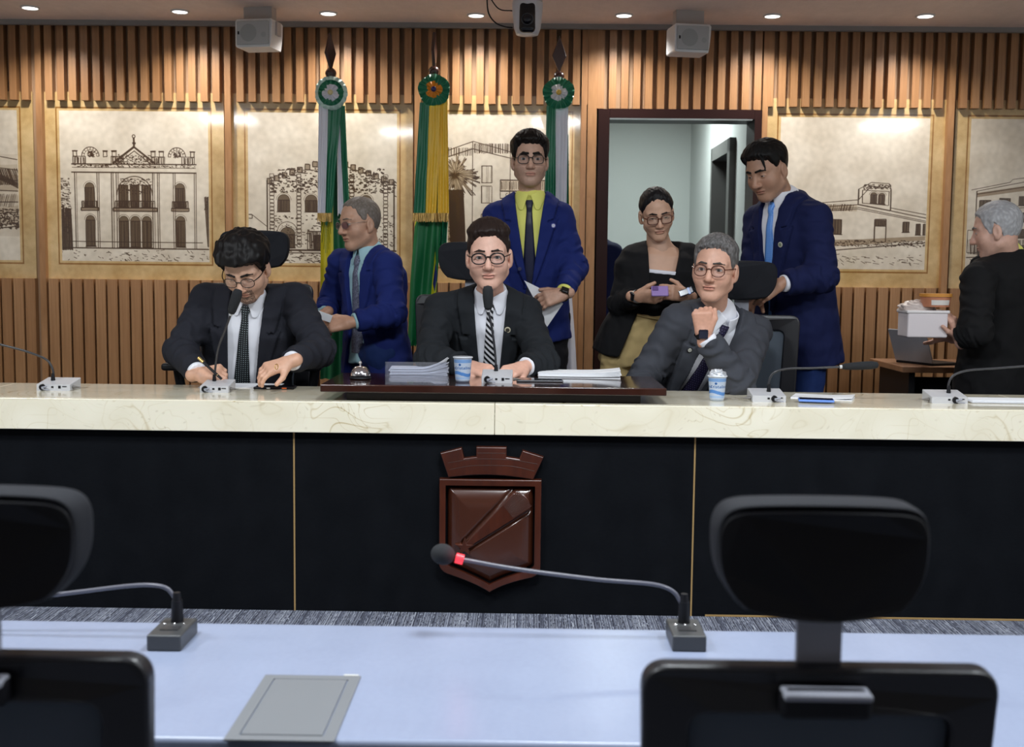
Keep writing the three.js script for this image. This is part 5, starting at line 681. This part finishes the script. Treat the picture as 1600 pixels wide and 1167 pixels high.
const skyTie = phys(0xffffff, 0.4, { map: tieTex((g) => { g.fillStyle = '#5f97e6'; g.fillRect(0, 0, 128, 128); g.fillStyle = '#9cc2f4'; for (let y = 0; y < 6; y++) for (let x = 0; x < 6; x++) g.fillRect(x * 21 + (y % 2) * 10, y * 21, 6, 6); }), side: THREE.DoubleSide });
const whiteShirt = cloth(lin(0.78, 0.79, 0.85), 0.8, 0.1), yellowShirt = cloth(lin(0.8, 0.79, 0.2), 0.8, 0.1), mintShirt = cloth(lin(0.36, 0.56, 0.62), 0.8, 0.1);
const charcoal = cloth(lin(0.018, 0.019, 0.026)), blackSuit = cloth(lin(0.014, 0.016, 0.019)), greySuit = cloth(lin(0.048, 0.051, 0.062)), royal = cloth(lin(0.012, 0.022, 0.13)), navy = cloth(lin(0.008, 0.012, 0.055)), black = cloth(lin(0.009, 0.009, 0.01)), denim = cloth(lin(0.012, 0.028, 0.11)), khaki = cloth(lin(0.5, 0.37, 0.17), 0.85, 0.1), blackTrousers = cloth(lin(0.01, 0.01, 0.013));
const sitLegs = (pel, w = 0.11, dz = 0.42) => [-1, 1].map((s) => [V(pel.x + s * w, pel.y, pel.z), V(pel.x + s * (w + 0.04), YP + 0.5, pel.z + dz), V(pel.x + s * (w + 0.03), YP + 0.09, pel.z + dz - 0.02)]);
const standLegs = (pel, ax, w = 0.095, step = 0) => { const a = V(ax.x, 0, ax.z).normalize(), f = V(-a.z, 0, a.x); return [-1, 1].map((s) => [pel.clone().addScaledVector(a, s * w).add(V(0, -0.02, 0)), V(pel.x + a.x * s * w - f.x * s * step * 0.5, YP + 0.5, pel.z + a.z * s * w - f.z * s * step * 0.5), V(pel.x + a.x * s * w - f.x * s * step, YP + 0.09, pel.z + a.z * s * w - f.z * s * step)]); };
const relaxed = [[0.35, 0.4, 0.3], [0.4, 0.42, 0.3], [0.44, 0.46, 0.3], [0.5, 0.5, 0.3]];

// writing man with the dotted tie
{ const pel = V(P(386, 500, 4.9).x, YP + 0.56, -4.86);
  person({ label: 'bespectacled man in charcoal suit and dotted tie, head bowed, writing', pelvis: pel, neck: P(391, 462, 4.66), shA: P(323, 469, 4.7), shB: P(461, 468, 4.7), elA: P(282, 548, 4.58), elB: P(500, 547, 4.56), wrA: P(311, 585, 4.37), wrB: P(451, 566, 4.34), head: P(384, 418, 4.53), face: { pitch: 0.62, yaw: -0.1, roll: 0.02 }, headScale: 1.06, width: 1.06, sleeve: 1.08, skin: [0.5, 0.3, 0.21],
    faceShape: { open: 0.0012 }, jacket: charcoal, shirt: whiteShirt, tie: dotsTie, tieW: 0.024, vee: { top: 0.07, base: 0.055, at: 0.3, open: 0.1, pow: 1 }, hem: -0.2, trousers: charcoal, legs: sitLegs(pel), toes: V(0, 0, 1),
    hairColor: [0.006, 0.005, 0.005], hair: { thick: 0.029, soft: 0.035, rough: 0.007, curl: 0.005, strand: 0.6, line: [[0, 0.052], [0.5, 0.05], [0.85, 0.042], [1.12, 0.0], [1.3, -0.025], [1.5, -0.015], [1.62, 0.028], [1.85, 0.0], [2.1, -0.05], [3.15, -0.08]], style: (x, y, z) => 0.014 * sstep(0.05, 0.09, y) * sstep(-0.06, 0.05, z) },
    beard: (a, b, c) => (c > 0.03 && b < -0.045 && Math.abs(a) < 0.034 && !(Math.abs(b + 0.067) < 0.0095 && Math.abs(a) < 0.022) ? (b < -0.075 || (b > -0.06 && b < -0.047) || Math.abs(a) > 0.022 ? 0.85 : 0.4) : b < -0.05 ? 0.12 : 0),
    glasses: { mat: frameBlack, t: 0.0016, r: 0.024, h: 0.0195, temple: 0.002 },
    handA: { dir: V(0.9, 0.12, 0.25), back: V(-0.15, 0.75, 0.65), thumbSide: 1, curl: [[0.7, 0.9, 0.4], [0.85, 1.0, 0.5], [1.0, 1.1, 0.6], [1.1, 1.1, 0.6]], thumb: [0.45, 0.85, -0.35], thumb2: [-0.1, 0.9, -0.5] },
    handB: { dir: V(-0.85, -0.3, 0.42), back: V(-0.15, 0.8, 0.6), thumbSide: -1, curl: [[0.35, 0.55, 0.4], [0.4, 0.6, 0.4], [0.5, 0.6, 0.4], [0.6, 0.6, 0.4]], spread: 0.1 } });
  const pn = P(318, 566, 4.3), e = P(346, 592, 4.27), t = thing('pen', 'black and gold pen in the writing hand', 'pen', pn.toArray()); const d = e.clone().sub(pn); part('barrel', bar(V(0, 0, 0), d, 0.0055, 0.005), blackPlastic, t); part('cap_clip', [bar(d.clone().multiplyScalar(-0.28), V(0, 0, 0), 0.0058, 0.0058), bar(d.clone().multiplyScalar(0.78), d, 0.0052, 0.002)], gold, t);
  const rg = P(432, 573, 4.25), r2 = thing('wedding_ring', 'gold wedding ring on the resting hand', 'ring', rg.toArray()); part('band', new THREE.TorusGeometry(0.0098, 0.0016, 8, 24).rotateY(1.2), gold, r2);
}
// man with the striped tie
{ const pel = V(P(768, 500, 4.9).x, YP + 0.56, -4.88);
  person({ label: 'bespectacled man in black suit and striped tie behind the wooden stand', pelvis: pel, neck: P(767, 458, 4.66), shA: P(687, 484, 4.68), shB: P(820, 489, 4.68), elA: P(673, 560, 4.52), elB: P(848, 566, 4.52), wrA: P(733, 573, 4.42), wrB: P(818, 574, 4.4), head: P(764, 399, 4.55), face: { pitch: 0.1, yaw: 0.0, roll: 0.03 }, headScale: 1.08, width: 1.04, sleeve: 1.06, skin: [0.56, 0.33, 0.25], iris: [0.07, 0.07, 0.06],
    jacket: blackSuit, shirt: whiteShirt, tie: stripeTie, tieW: 0.02, vee: { top: 0.066, base: 0.02, at: 0.12, open: 0 }, trousers: blackSuit, legs: sitLegs(pel), toes: V(0, 0, 1),
    hairColor: [0.02, 0.012, 0.01], hair: { thick: 0.008, soft: 0.03, rough: 0.003, line: [[0, 0.066], [0.45, 0.064], [0.7, 0.05], [0.95, 0.03], [1.15, -0.005], [1.3, -0.012], [1.5, -0.005], [1.62, 0.03], [1.85, 0.0], [2.1, -0.05], [3.15, -0.08]], style: (x, y, z) => 0.017 * sstep(0.06, 0.1, y) * sstep(-0.1, 0.0, z), brow: 0.8 },
    glasses: { mat: frameBlack, t: 0.0024, r: 0.0255, h: 0.019, browBar: 0.003, square: 0 }, pin: [0.072, 0.5], pinFace: std(lin(0.05, 0.045, 0.035), 0.4), pinRim: std(lin(0.6, 0.55, 0.4), 0.4),
    handA: { dir: V(0.75, -0.15, 0.5), back: V(-0.2, 0.85, 0.4), thumbSide: 1, curl: [[0.3, 0.5, 0.4], [0.35, 0.5, 0.4], [0.4, 0.5, 0.4], [0.45, 0.5, 0.4]], thumb: [0.5, 0.8, -0.3] },
    handB: { dir: V(-0.6, -0.15, 0.7), back: V(0.1, 0.85, 0.45), thumbSide: -1, curl: [[0.3, 0.5, 0.4], [0.35, 0.5, 0.4], [0.4, 0.5, 0.4], [0.45, 0.5, 0.4]], spread: 0.1, thumb: [0.5, 0.8, -0.3] } }); }
// grey suited man with his fist to his chin
{ const pel = V(P(1012, 500, 4.95).x, YP + 0.56, -4.96), neck = P(1126, 486, 4.7);
  person({ label: 'grey haired man in grey suit and purple tie resting his chin on fist', pelvis: pel, neck, shA: P(1058, 503, 4.66), shB: P(1179, 519, 4.76), elA: P(1016, 575, 4.66), elB: P(1152, 598, 4.42), wrA: P(985, 618, 4.58), wrB: P(1099, 523, 4.4), head: P(1117, 420, 4.58), face: { pitch: 0.04, yaw: -0.38, roll: -0.06 }, headScale: 1.06, width: 1.06, sleeve: 1.12, depth: 1.1, belly: 0.02, skin: [0.5, 0.28, 0.2],
    jacket: greySuit, shirt: whiteShirt, tie: purpleTie, tieW: 0.026, tieSwing: 0, vee: { top: 0.066, base: 0.045, at: 0.25, open: 0.25, shift: 0.0 }, trousers: greySuit, legs: sitLegs(pel), toes: V(0, 0, 1),
    hairColor: [0.09, 0.086, 0.083], greyStrands: [0.22, 0.21, 0.21], browColor: [0.07, 0.06, 0.055], hair: { thick: 0.011, soft: 0.03, rough: 0.003, style: (x, y, z) => 0.008 * sstep(0.05, 0.09, y), line: [[0, 0.072], [0.4, 0.068], [0.7, 0.062], [0.95, 0.045], [1.15, 0.0], [1.3, -0.02], [1.5, -0.012], [1.62, 0.028], [1.85, 0.0], [2.1, -0.05], [3.15, -0.08]], brow: 0.8 },
    glasses: { mat: frameBrown, t: 0.0018, r: 0.024, h: 0.0205, browBar: 0.0026 }, pin: [-0.105, 0.48], pinRim: chrome,
    watch: { arm: 1, off: 0.008, strap: blackPlastic, case: phys(lin(0.01, 0.01, 0.02), 0.08), face: V(-0.15, 0.1, 1) }, cuffs: [1, 1],
    handB: { dir: V(-0.1, 0.92, 0.1), back: V(-0.35, 0.1, 0.95), thumbSide: 1, curl: [[1.1, 1.5, 0.8], [1.15, 1.5, 0.8], [1.2, 1.5, 0.8], [1.25, 1.5, 0.8]], thumb: [0.5, 0.85, -0.1], thumb2: [0.0, 0.98, -0.1], spread: 0 } }); }
// old man walking past
{ const pel = V(P(588, 540, 5.35).x, P(588, 545, 5.35).y, -5.35);
  person({ label: 'elderly man in blue suit walking past with folded paper in hand', pelvis: pel, neck: P(581, 394, 5.34), shA: P(534, 412, 5.44), shB: P(605, 416, 5.22), elA: P(518, 474, 5.5), elB: P(613, 489, 5.12), wrA: P(505, 492, 5.36), wrB: P(547, 504, 5.04), head: P(561, 349, 5.3), face: { pitch: 0.1, yaw: -0.88, roll: 0.02 }, headScale: 1.0, headCell: 0.003, width: 0.98, sleeve: 1.05, skin: [0.42, 0.24, 0.16], faceShape: { jaw: 0.94 },
    jacket: royal, shirt: mintShirt, tie: greyTie, tieW: 0.026, vee: { top: 0.064, base: 0.03, at: 0.3, open: 0.25 }, hem: -0.26, trousers: denim, legs: standLegs(pel, V(0.5, 0, 0.86), 0.09, 0.12), toes: V(-1, 0, 0.45),
    hairColor: [0.15, 0.125, 0.105], greyStrands: [0.24, 0.21, 0.185], browColor: [0.16, 0.13, 0.1], hair: { thick: 0.006, rough: 0.002, brow: 0.7, line: [[0, 0.075], [0.5, 0.07], [0.85, 0.058], [1.12, 0.02], [1.3, 0.0], [1.5, 0.0], [1.62, 0.03], [1.85, 0.0], [2.1, -0.04], [3.15, -0.065]] },
    glasses: { mat: std(lin(0.3, 0.27, 0.24), 0.3, { metalness: 0.8 }), t: 0.001, temple: 0.001, r: 0.023, h: 0.016, lens: phys(lin(0.42, 0.3, 0.34), 0.05, { transmission: 0.9, thickness: 0, side: THREE.DoubleSide }) },
    handB: { dir: V(-0.9, -0.1, 0.1), back: V(0.1, 0.45, 0.85), thumbSide: 1, curl: [[0.6, 0.8, 0.5], [0.7, 0.8, 0.5], [0.8, 0.8, 0.5], [0.85, 0.8, 0.5]], thumb: [0.5, 0.85, -0.3], thumb2: [0.1, 0.95, -0.3], cell: 0.0035 }, handA: { dir: V(-0.6, -0.5, 0.4), back: V(-0.3, 0.5, 0.8), thumbSide: -1, curl: relaxed, cell: 0.004 } });
  const q = P(505, 494, 5.0), t = thing('folded_paper', 'small folded white paper in the old man\'s hand', 'paper', q.toArray()); part('sheet', box(0.075, 0.035, 0.002, 0, 0, 0, 0.3, 0.2, -0.35), paperMat, t);
}
// standing man with the yellow shirt
{ const pel = V(P(830, 495, 5.5).x, P(830, 490, 5.5).y, -5.5);
  person({ label: 'bearded man in blue suit and yellow shirt standing with a sheet of paper', pelvis: pel, neck: P(829, 308, 5.46), shA: P(776, 339, 5.5), shB: P(874, 339, 5.48), elA: P(768, 425, 5.5), elB: P(897, 418, 5.42), wrA: P(782, 470, 5.35), wrB: P(880, 460, 5.24), head: P(828, 250, 5.42), face: { pitch: 0.02, yaw: 0.04, roll: 0 }, headScale: 1.02, headCell: 0.003, width: 1.0, sleeve: 1.06, skin: [0.47, 0.29, 0.21], iris: [0.03, 0.018, 0.01],
    jacket: royal, shirt: yellowShirt, tie: navyTie, tieW: 0.022, vee: { top: 0.07, base: 0.01, at: 0.27, open: 0.22 }, hem: -0.12, collarR: 0.062, trousers: blackTrousers, legs: standLegs(pel, V(1, 0, 0)), toes: V(0, 0, 1),
    hairColor: [0.008, 0.006, 0.005], hair: { thick: 0.02, soft: 0.035, rough: 0.003, style: (x, y, z) => 0.008 * sstep(0.05, 0.09, y), line: [[0, 0.062], [0.3, 0.06], [0.55, 0.064], [0.85, 0.05], [1.12, -0.005], [1.3, -0.03], [1.5, -0.02], [1.62, 0.028], [1.85, 0.0], [2.1, -0.05], [3.15, -0.08]], brow: 1.35 },
    beard: (a, b, c) => (b < -0.028 - 0.02 * sstep(0.05, 0.02, Math.abs(a)) && c > -0.02 && !(Math.pow(a / 0.025, 2) + Math.pow((b + 0.0668) / 0.01, 2) < 1) ? 0.22 : 0),
    glasses: { mat: frameBlack, t: 0.0019, r: 0.0245, h: 0.019, square: 1, browBar: 0.0022 }, pin: [0.112, 0.42], pinFace: std(lin(0.6, 0.6, 0.7), 0.4), pinRim: std(lin(0.05, 0.06, 0.3), 0.4),
    watch: { arm: 1, off: 0.004, strap: std(lin(0.05, 0.045, 0.012), 0.5), case: phys(lin(0.01, 0.01, 0.01), 0.1), face: V(0.2, 0.5, 0.9) },
    handB: { dir: V(-0.72, -0.2, 0.25), back: V(0.25, 0.45, 0.85), thumbSide: 1, curl: [[0.55, 0.6, 0.35], [0.6, 0.65, 0.35], [0.65, 0.7, 0.4], [0.7, 0.7, 0.4]], spread: 0.12, thumb: [0.6, 0.7, -0.35] }, handA: { dir: V(0.6, -0.6, 0.3), back: V(-0.3, 0.3, 0.9), thumbSide: -1, curl: relaxed, cell: 0.004 },
    more: (t, k) => { part('jacket_button', cyl(0.009, 0.009, 0.004).rotateX(Math.PI / 2), std(lin(0.03, 0.035, 0.09), 0.3), t, k.l(P(812, 420, 5.345)).toArray()); } });
  const a = [P(819, 438, 5.27), P(843, 450, 5.27), P(880, 474, 5.27), P(854, 512, 5.27), P(846, 492, 5.27), P(835, 468, 5.27)], c = P(850, 475, 5.27), t = thing('paper_sheet', 'folded white paper sheet held by the man in the yellow shirt', 'paper', c.toArray()); const s = new THREE.Shape(a.map((p) => new THREE.Vector2(p.x - c.x, p.y - c.y))); part('sheet', new THREE.ExtrudeGeometry(s, { depth: 0.0015, bevelEnabled: false }), paperMat, t);
}
// woman with the phone
{ const pel = V(P(1018, 520, 5.35).x, P(1018, 526, 5.35).y, -5.38), tone = [0.47, 0.28, 0.19];
  person({ label: 'dark haired woman in black cardigan and khaki trousers looking at her phone', pelvis: pel, neck: P(1035, 386, 5.32), shA: P(994, 403, 5.34), shB: P(1074, 403, 5.34), elA: P(969, 474, 5.3), elB: P(1092, 470, 5.34), wrA: P(996, 463, 5.12), wrB: P(1073, 462, 5.14), head: P(1026, 334, 5.26), face: { pitch: 0.32, yaw: 0.06, roll: 0.12 }, headScale: 0.94, headCell: 0.003, width: 1.12, depth: 1.08, sleeve: 0.92, neckR: 0.85, skin: tone, faceShape: { open: 0.002, jaw: 0.9, nose: -0.004 }, wrinkle: 0.004,
    jacketName: 'cardigan', jacket: black, flare: 0.026, lapel: 0, vee: { top: 0.074, base: 0.05, at: 0.6, open: 0.3, pow: 1 }, hem: -0.09, neckHole: 0.07, trousers: khaki, waist: 0.12, legR: 1.03, legs: standLegs(pel, V(1, 0, 0), 0.088).map(([h, k, a]) => [h.add(V(-0.045, -0.04, 0)), k.add(V(-0.09, 0, 0.02)), a.add(V(-0.1, 0, 0.02))]), toes: V(0, 0, 1), legCell: 0.008,
    hairColor: [0.008, 0.007, 0.008], hair: { thick: 0.012, soft: 0.045, rough: 0.003, line: [[0, 0.074], [0.4, 0.066], [0.75, 0.05], [1.1, 0.012], [1.3, -0.01], [1.5, 0.0], [1.62, 0.02], [1.85, -0.02], [2.1, -0.06], [3.15, -0.08]], extra: (x, y, z) => Math.hypot(x, y - 0.045, z + 0.115) - 0.036 + 0.004 * noise3(x * 50, y * 50, z * 50), brow: 0.85 },
    glasses: { mat: frameBrown, t: 0.0024, r: 0.0255, h: 0.0205, square: 1, temple: 0.0026 },
    watch: { arm: 0, off: 0.006, strap: whitePlastic, case: phys(lin(0.01, 0.01, 0.012), 0.1), face: V(-0.55, 0.1, 0.8) },
    handA: { dir: V(0.88, 0.0, 0.3), back: V(-0.1, -0.55, 0.8), thumbSide: -1, curl: [[0.35, 0.4, 0.3], [0.4, 0.45, 0.3], [0.45, 0.5, 0.3], [0.5, 0.5, 0.3]], thumb: [0.6, 0.75, -0.1], scale: 0.94, cell: 0.003 }, handB: { dir: V(-0.8, 0.15, 0.35), back: V(0.2, 0.2, 0.95), thumbSide: 1, curl: relaxed, scale: 0.92, cell: 0.0035 },
    more: (t, k) => { // chest, black top with a white edge, drawstring
      const f0 = blend([k.shirtF], 0.03), top = 0.76 * k.L, neckCone = cone(k.wld(0, k.L * 0.85, 0.0), k.hp(0, -0.07, -0.03), 0.065, 0.045), trap = [k.J.shA, k.J.shB].map((s) => cone(k.wld(0, k.L * 0.93, 0), s, 0.045, 0.03)), ns = (g, c, name, mat) => part(name, g, mat, t); const skinTop = (x, y, z) => { const v = k.loc(x, y, z); return Math.max(smin(smin(smax(k.shirtF(x, y, z), v[1] - 0.92 * k.L, 0.14), neckCone(x, y, z), 0.05), Math.min(trap[0](x, y, z), trap[1](x, y, z)), 0.04), top - v[1]); };
      const [lo, hi] = boundsOf([k.J.pelvis, k.J.neck, k.J.shA, k.J.shB], 0.12); const chest = paint(meshField((x, y, z) => skinTop(x, y, z), lo, hi, 0.006), (x, y, z) => tone); const body = t.children.find((c) => c.name === 'body'); body.geometry = mergeGeometries([body.geometry, chest.toNonIndexed()]);
      part('top', meshField((x, y, z) => { const v = k.loc(x, y, z); return Math.max(k.shirtF(x, y, z) - 0.004, v[1] - top, 0.08 - v[1]); }, lo, hi, 0.006), black, t); part('top_edge', meshField((x, y, z) => { const v = k.loc(x, y, z); return Math.max(k.shirtF(x, y, z) - 0.0055, Math.abs(v[1] - top) - 0.0075); }, lo, hi, 0.0032), whiteShirt, t);
      const w0 = k.wld(0.02, 0.1, 0.135); part('drawstring', [tube([k.wld(-0.09, 0.115, 0.12), k.wld(0.02, 0.108, 0.133), k.wld(0.12, 0.115, 0.115)], 0.006), tube([w0, k.wld(0.045, 0.05, 0.14), k.wld(0.035, 0.0, 0.142)], 0.005), tube([w0, k.wld(0.0, 0.06, 0.14), k.wld(0.01, 0.03, 0.142)], 0.005)], khaki, t); } });
  const q = P(1031, 455, 5.03), t = thing('mobile_phone', 'lilac mobile phone in the woman\'s hand', 'phone', q.toArray()); part('case', rbox(0.075, 0.05, 0.012, 0.006, 0, 0, 0, -0.5, 0, 0.02), phys(lin(0.36, 0.24, 0.55), 0.35), t); part('camera_bump', rbox(0.026, 0.02, 0.004, 0.002, -0.02, 0.012, 0.002, -0.5), phys(lin(0.15, 0.09, 0.26), 0.2), t);
  const q2 = P(1072, 456, 5.06), t2 = thing('mobile_phone', 'dark patterned phone at the black cardigan, behind grey suited man', 'phone', q2.toArray()); part('case', rbox(0.065, 0.03, 0.01, 0.004, 0, 0, 0, -0.3, 0, 0.35), phys(lin(0.03, 0.035, 0.06), 0.15), t2); part('edge_band', rbox(0.012, 0.031, 0.011, 0.002, 0.012, 0.004, 0, -0.3, 0, 0.35), phys(lin(0.1, 0.2, 0.55), 0.2), t2);
}
// navy suited man leaning over
{ const pel = V(P(1248, 520, 5.3).x, P(1248, 515, 5.3).y, -5.35);
  person({ label: 'dark haired man in navy suit and light blue tie looking down', pelvis: pel, neck: P(1228, 308, 5.3), shA: P(1187, 344, 5.44), shB: P(1273, 342, 5.16), elA: P(1180, 428, 5.4), elB: P(1284, 432, 5.08), wrA: P(1175, 462, 5.2), wrB: P(1218, 444, 5.0), head: P(1198, 266, 5.24), face: { pitch: 0.42, yaw: -0.85, roll: 0.05 }, headScale: 1.06, headCell: 0.003, width: 1.12, depth: 1.15, belly: 0.02, sleeve: 1.2, neckR: 1.08, collarR: 0.066, skin: [0.34, 0.19, 0.125], faceShape: { open: 0.002, jaw: 1.06 },
    jacket: navy, shirt: whiteShirt, tie: skyTie, tieW: 0.024, vee: { top: 0.064, base: 0.01, at: 0.22, open: 0.1 }, hem: -0.16, trousers: denim, legs: standLegs(pel, V(0.4, 0, 0.9), 0.095), toes: V(-1, 0, 0.5),
    hairColor: [0.005, 0.005, 0.005], hair: { thick: 0.018, soft: 0.035, rough: 0.003, style: (x, y, z) => 0.012 * sstep(0.05, 0.09, y) * sstep(-0.02, 0.07, z), line: [[0, 0.064], [0.5, 0.061], [0.85, 0.05], [1.12, 0.02], [1.3, 0.0], [1.5, 0.005], [1.62, 0.034], [1.85, 0.0], [2.1, -0.045], [3.15, -0.075]], extra: (x, y, z) => cone(V(0.045, 0.075, 0.066), V(0.052, 0.03, 0.07), 0.008, 0.003)(x, y, z), brow: 1.1 }, pin: [0.085, 0.41], pinFace: std(lin(0.2, 0.25, 0.15), 0.4), pinRim: std(lin(0.6, 0.58, 0.5), 0.4), cuffs: [1, 1],
    handB: { dir: V(-0.8, -0.45, 0.2), back: V(0.1, 0.4, 0.9), thumbSide: 1, curl: relaxed, cell: 0.0035 }, handA: { dir: V(-0.3, -0.8, 0.4), back: V(-0.7, 0.3, 0.5), thumbSide: -1, curl: relaxed, cell: 0.004 } }); }
// grey haired man in black carrying a box
{ const pel = V(P(1572, 540, 5.3).x, P(1572, 548, 5.3).y, -5.36);
  person({ label: 'grey haired man in black jacket and yellow shirt carrying a white box', pelvis: pel, neck: P(1574, 394, 5.3), shA: P(1630, 428, 5.42), shB: P(1528, 436, 5.16), elA: P(1600, 510, 5.55), elB: P(1524, 518, 5.1), wrA: P(1480, 525, 5.42), wrB: P(1498, 527, 5.16), head: P(1556, 360, 5.26), face: { pitch: 0.18, yaw: -2.05, roll: 0.0 }, headScale: 1.04, headCell: 0.003, width: 1.15, depth: 1.2, sleeve: 1.2, neckR: 1.1, collarR: 0.072, neckHole: 0.086, collarShift: 0.0, skin: [0.5, 0.3, 0.23],
    jacket: black, shirt: yellowShirt, tieEnd: 0, vee: { top: 0.06, base: 0.01, at: 0.3, open: 0.1 }, hem: -0.26, trousers: blackTrousers, legs: standLegs(pel, V(-0.85, 0, 0.5)), toes: V(-0.5, 0, -0.85), cuffs: [0, 0],
    hairColor: [0.32, 0.32, 0.33], greyStrands: [0.48, 0.48, 0.5], browColor: [0.2, 0.19, 0.18], hair: { thick: 0.012, rough: 0.003, line: [[0, 0.07], [0.5, 0.066], [0.85, 0.055], [1.12, 0.0], [1.3, -0.03], [1.5, -0.02], [1.62, 0.02], [1.85, -0.01], [2.1, -0.05], [3.15, -0.08]] },
    handB: { dir: V(-0.35, 0.85, 0.0), back: V(0.75, 0.2, 0.55), thumbSide: -1, curl: [[0.4, 0.4, 0.3], [0.4, 0.4, 0.3], [0.45, 0.4, 0.3], [0.5, 0.4, 0.3]], cell: 0.0035 }, handA: { dir: V(-0.8, 0.3, 0.2), back: V(0.2, 0.6, -0.7), thumbSide: 1, curl: relaxed, cell: 0.004 } });
  const a = P(1415, 527, 5.15), b = P(1478, 527, 5.15), w = b.x - a.x, h = P(1447, 487, 5.15).y - a.y, t = thing('storage_box', 'white plastic box with lid held by the man in black', 'box', [(a.x + b.x) / 2, a.y, -5.2]); part('tub', rbox(w, h, 0.14, 0.008, 0, h / 2, 0), phys(lin(0.72, 0.66, 0.68), 0.5), t); part('lid', rbox(w + 0.012, 0.014, 0.15, 0.005, 0, h, 0), phys(lin(0.76, 0.72, 0.72), 0.4), t);
  const bagc = V((a.x + b.x) / 2 - 0.03, a.y + h + 0.007, -5.2), bg = thing('plastic_bag', 'crumpled clear plastic bag on the white box', 'bag', bagc.toArray()); { const g = new THREE.SphereGeometry(0.075, 32, 16, 0, 7, 0, Math.PI / 2); const p = g.attributes.position; for (let i = 0; i < p.count; i++) { const k = 1 + 0.2 * noise3(p.getX(i) * 30, p.getY(i) * 30, p.getZ(i) * 30); p.setXYZ(i, p.getX(i) * k * 1.05, p.getY(i) * k * 0.55, p.getZ(i) * k * 0.8); } g.computeVertexNormals(); part('film', g, phys(lin(0.75, 0.66, 0.62), 0.3, { transmission: 0.4, thickness: 0, side: THREE.DoubleSide }), bg); }
  const j = P(1464, 474, 5.14), jt = thing('food_jar', 'round orange lidded jar on top of the white box', 'jar', [j.x, a.y + h + 0.022, -5.16]); part('jar_body', cyl(0.066, 0.06, 0.045, 0, 0.0225, 0, 36), phys(lin(0.5, 0.2, 0.11), 0.3), jt); part('jar_lid', cyl(0.07, 0.07, 0.014, 0, 0.052, 0, 36), phys(lin(0.6, 0.26, 0.05), 0.35), jt); part('jar_label', new THREE.CylinderGeometry(0.0645, 0.062, 0.022, 36, 1, true, -0.6, 1.4).translate(0, 0.02, 0), std(lin(0.7, 0.66, 0.62), 0.5), jt);
}
// someone standing in the room behind the doorway, mostly hidden by the wall
{ const c = P(925, 400, 7.35).x, pel = V(c, YP + 0.95, -7.35);
  person({ label: 'person in dark suit standing beyond the doorway, half hidden by its frame', pelvis: pel, neck: V(c, YP + 1.42, -7.35), shA: V(c - 0.17, YP + 1.36, -7.35), shB: V(c + 0.13, YP + 1.33, -7.33), elA: V(c - 0.24, YP + 1.08, -7.35), elB: V(c + 0.16, YP + 1.05, -7.33), wrA: V(c - 0.22, YP + 0.84, -7.3), wrB: V(c + 0.16, YP + 0.8, -7.28), head: V(c, YP + 1.6, -7.34), face: { pitch: 0, yaw: 3.0, roll: 0 }, headCell: 0.006, hairCell: 0.006, jacketCell: 0.01, skin: [0.42, 0.26, 0.18], jacket: navy, trousers: blackTrousers, legs: standLegs(pel, V(1, 0, 0)), toes: V(0, 0, 1), hem: -0.2, vee: { top: 0.01, base: 0.0, at: 0.3, open: 0 }, legCell: 0.014,
    hairColor: [0.01, 0.008, 0.007], hair: { thick: 0.012 }, handA: { dir: V(0, -1, 0.1), back: V(-1, 0, 0), thumbSide: 1, curl: relaxed, cell: 0.006 }, handB: { dir: V(0, -1, 0.1), back: V(1, 0, 0), thumbSide: -1, curl: relaxed, cell: 0.006 } }); }
renderer.render(scene, camera);
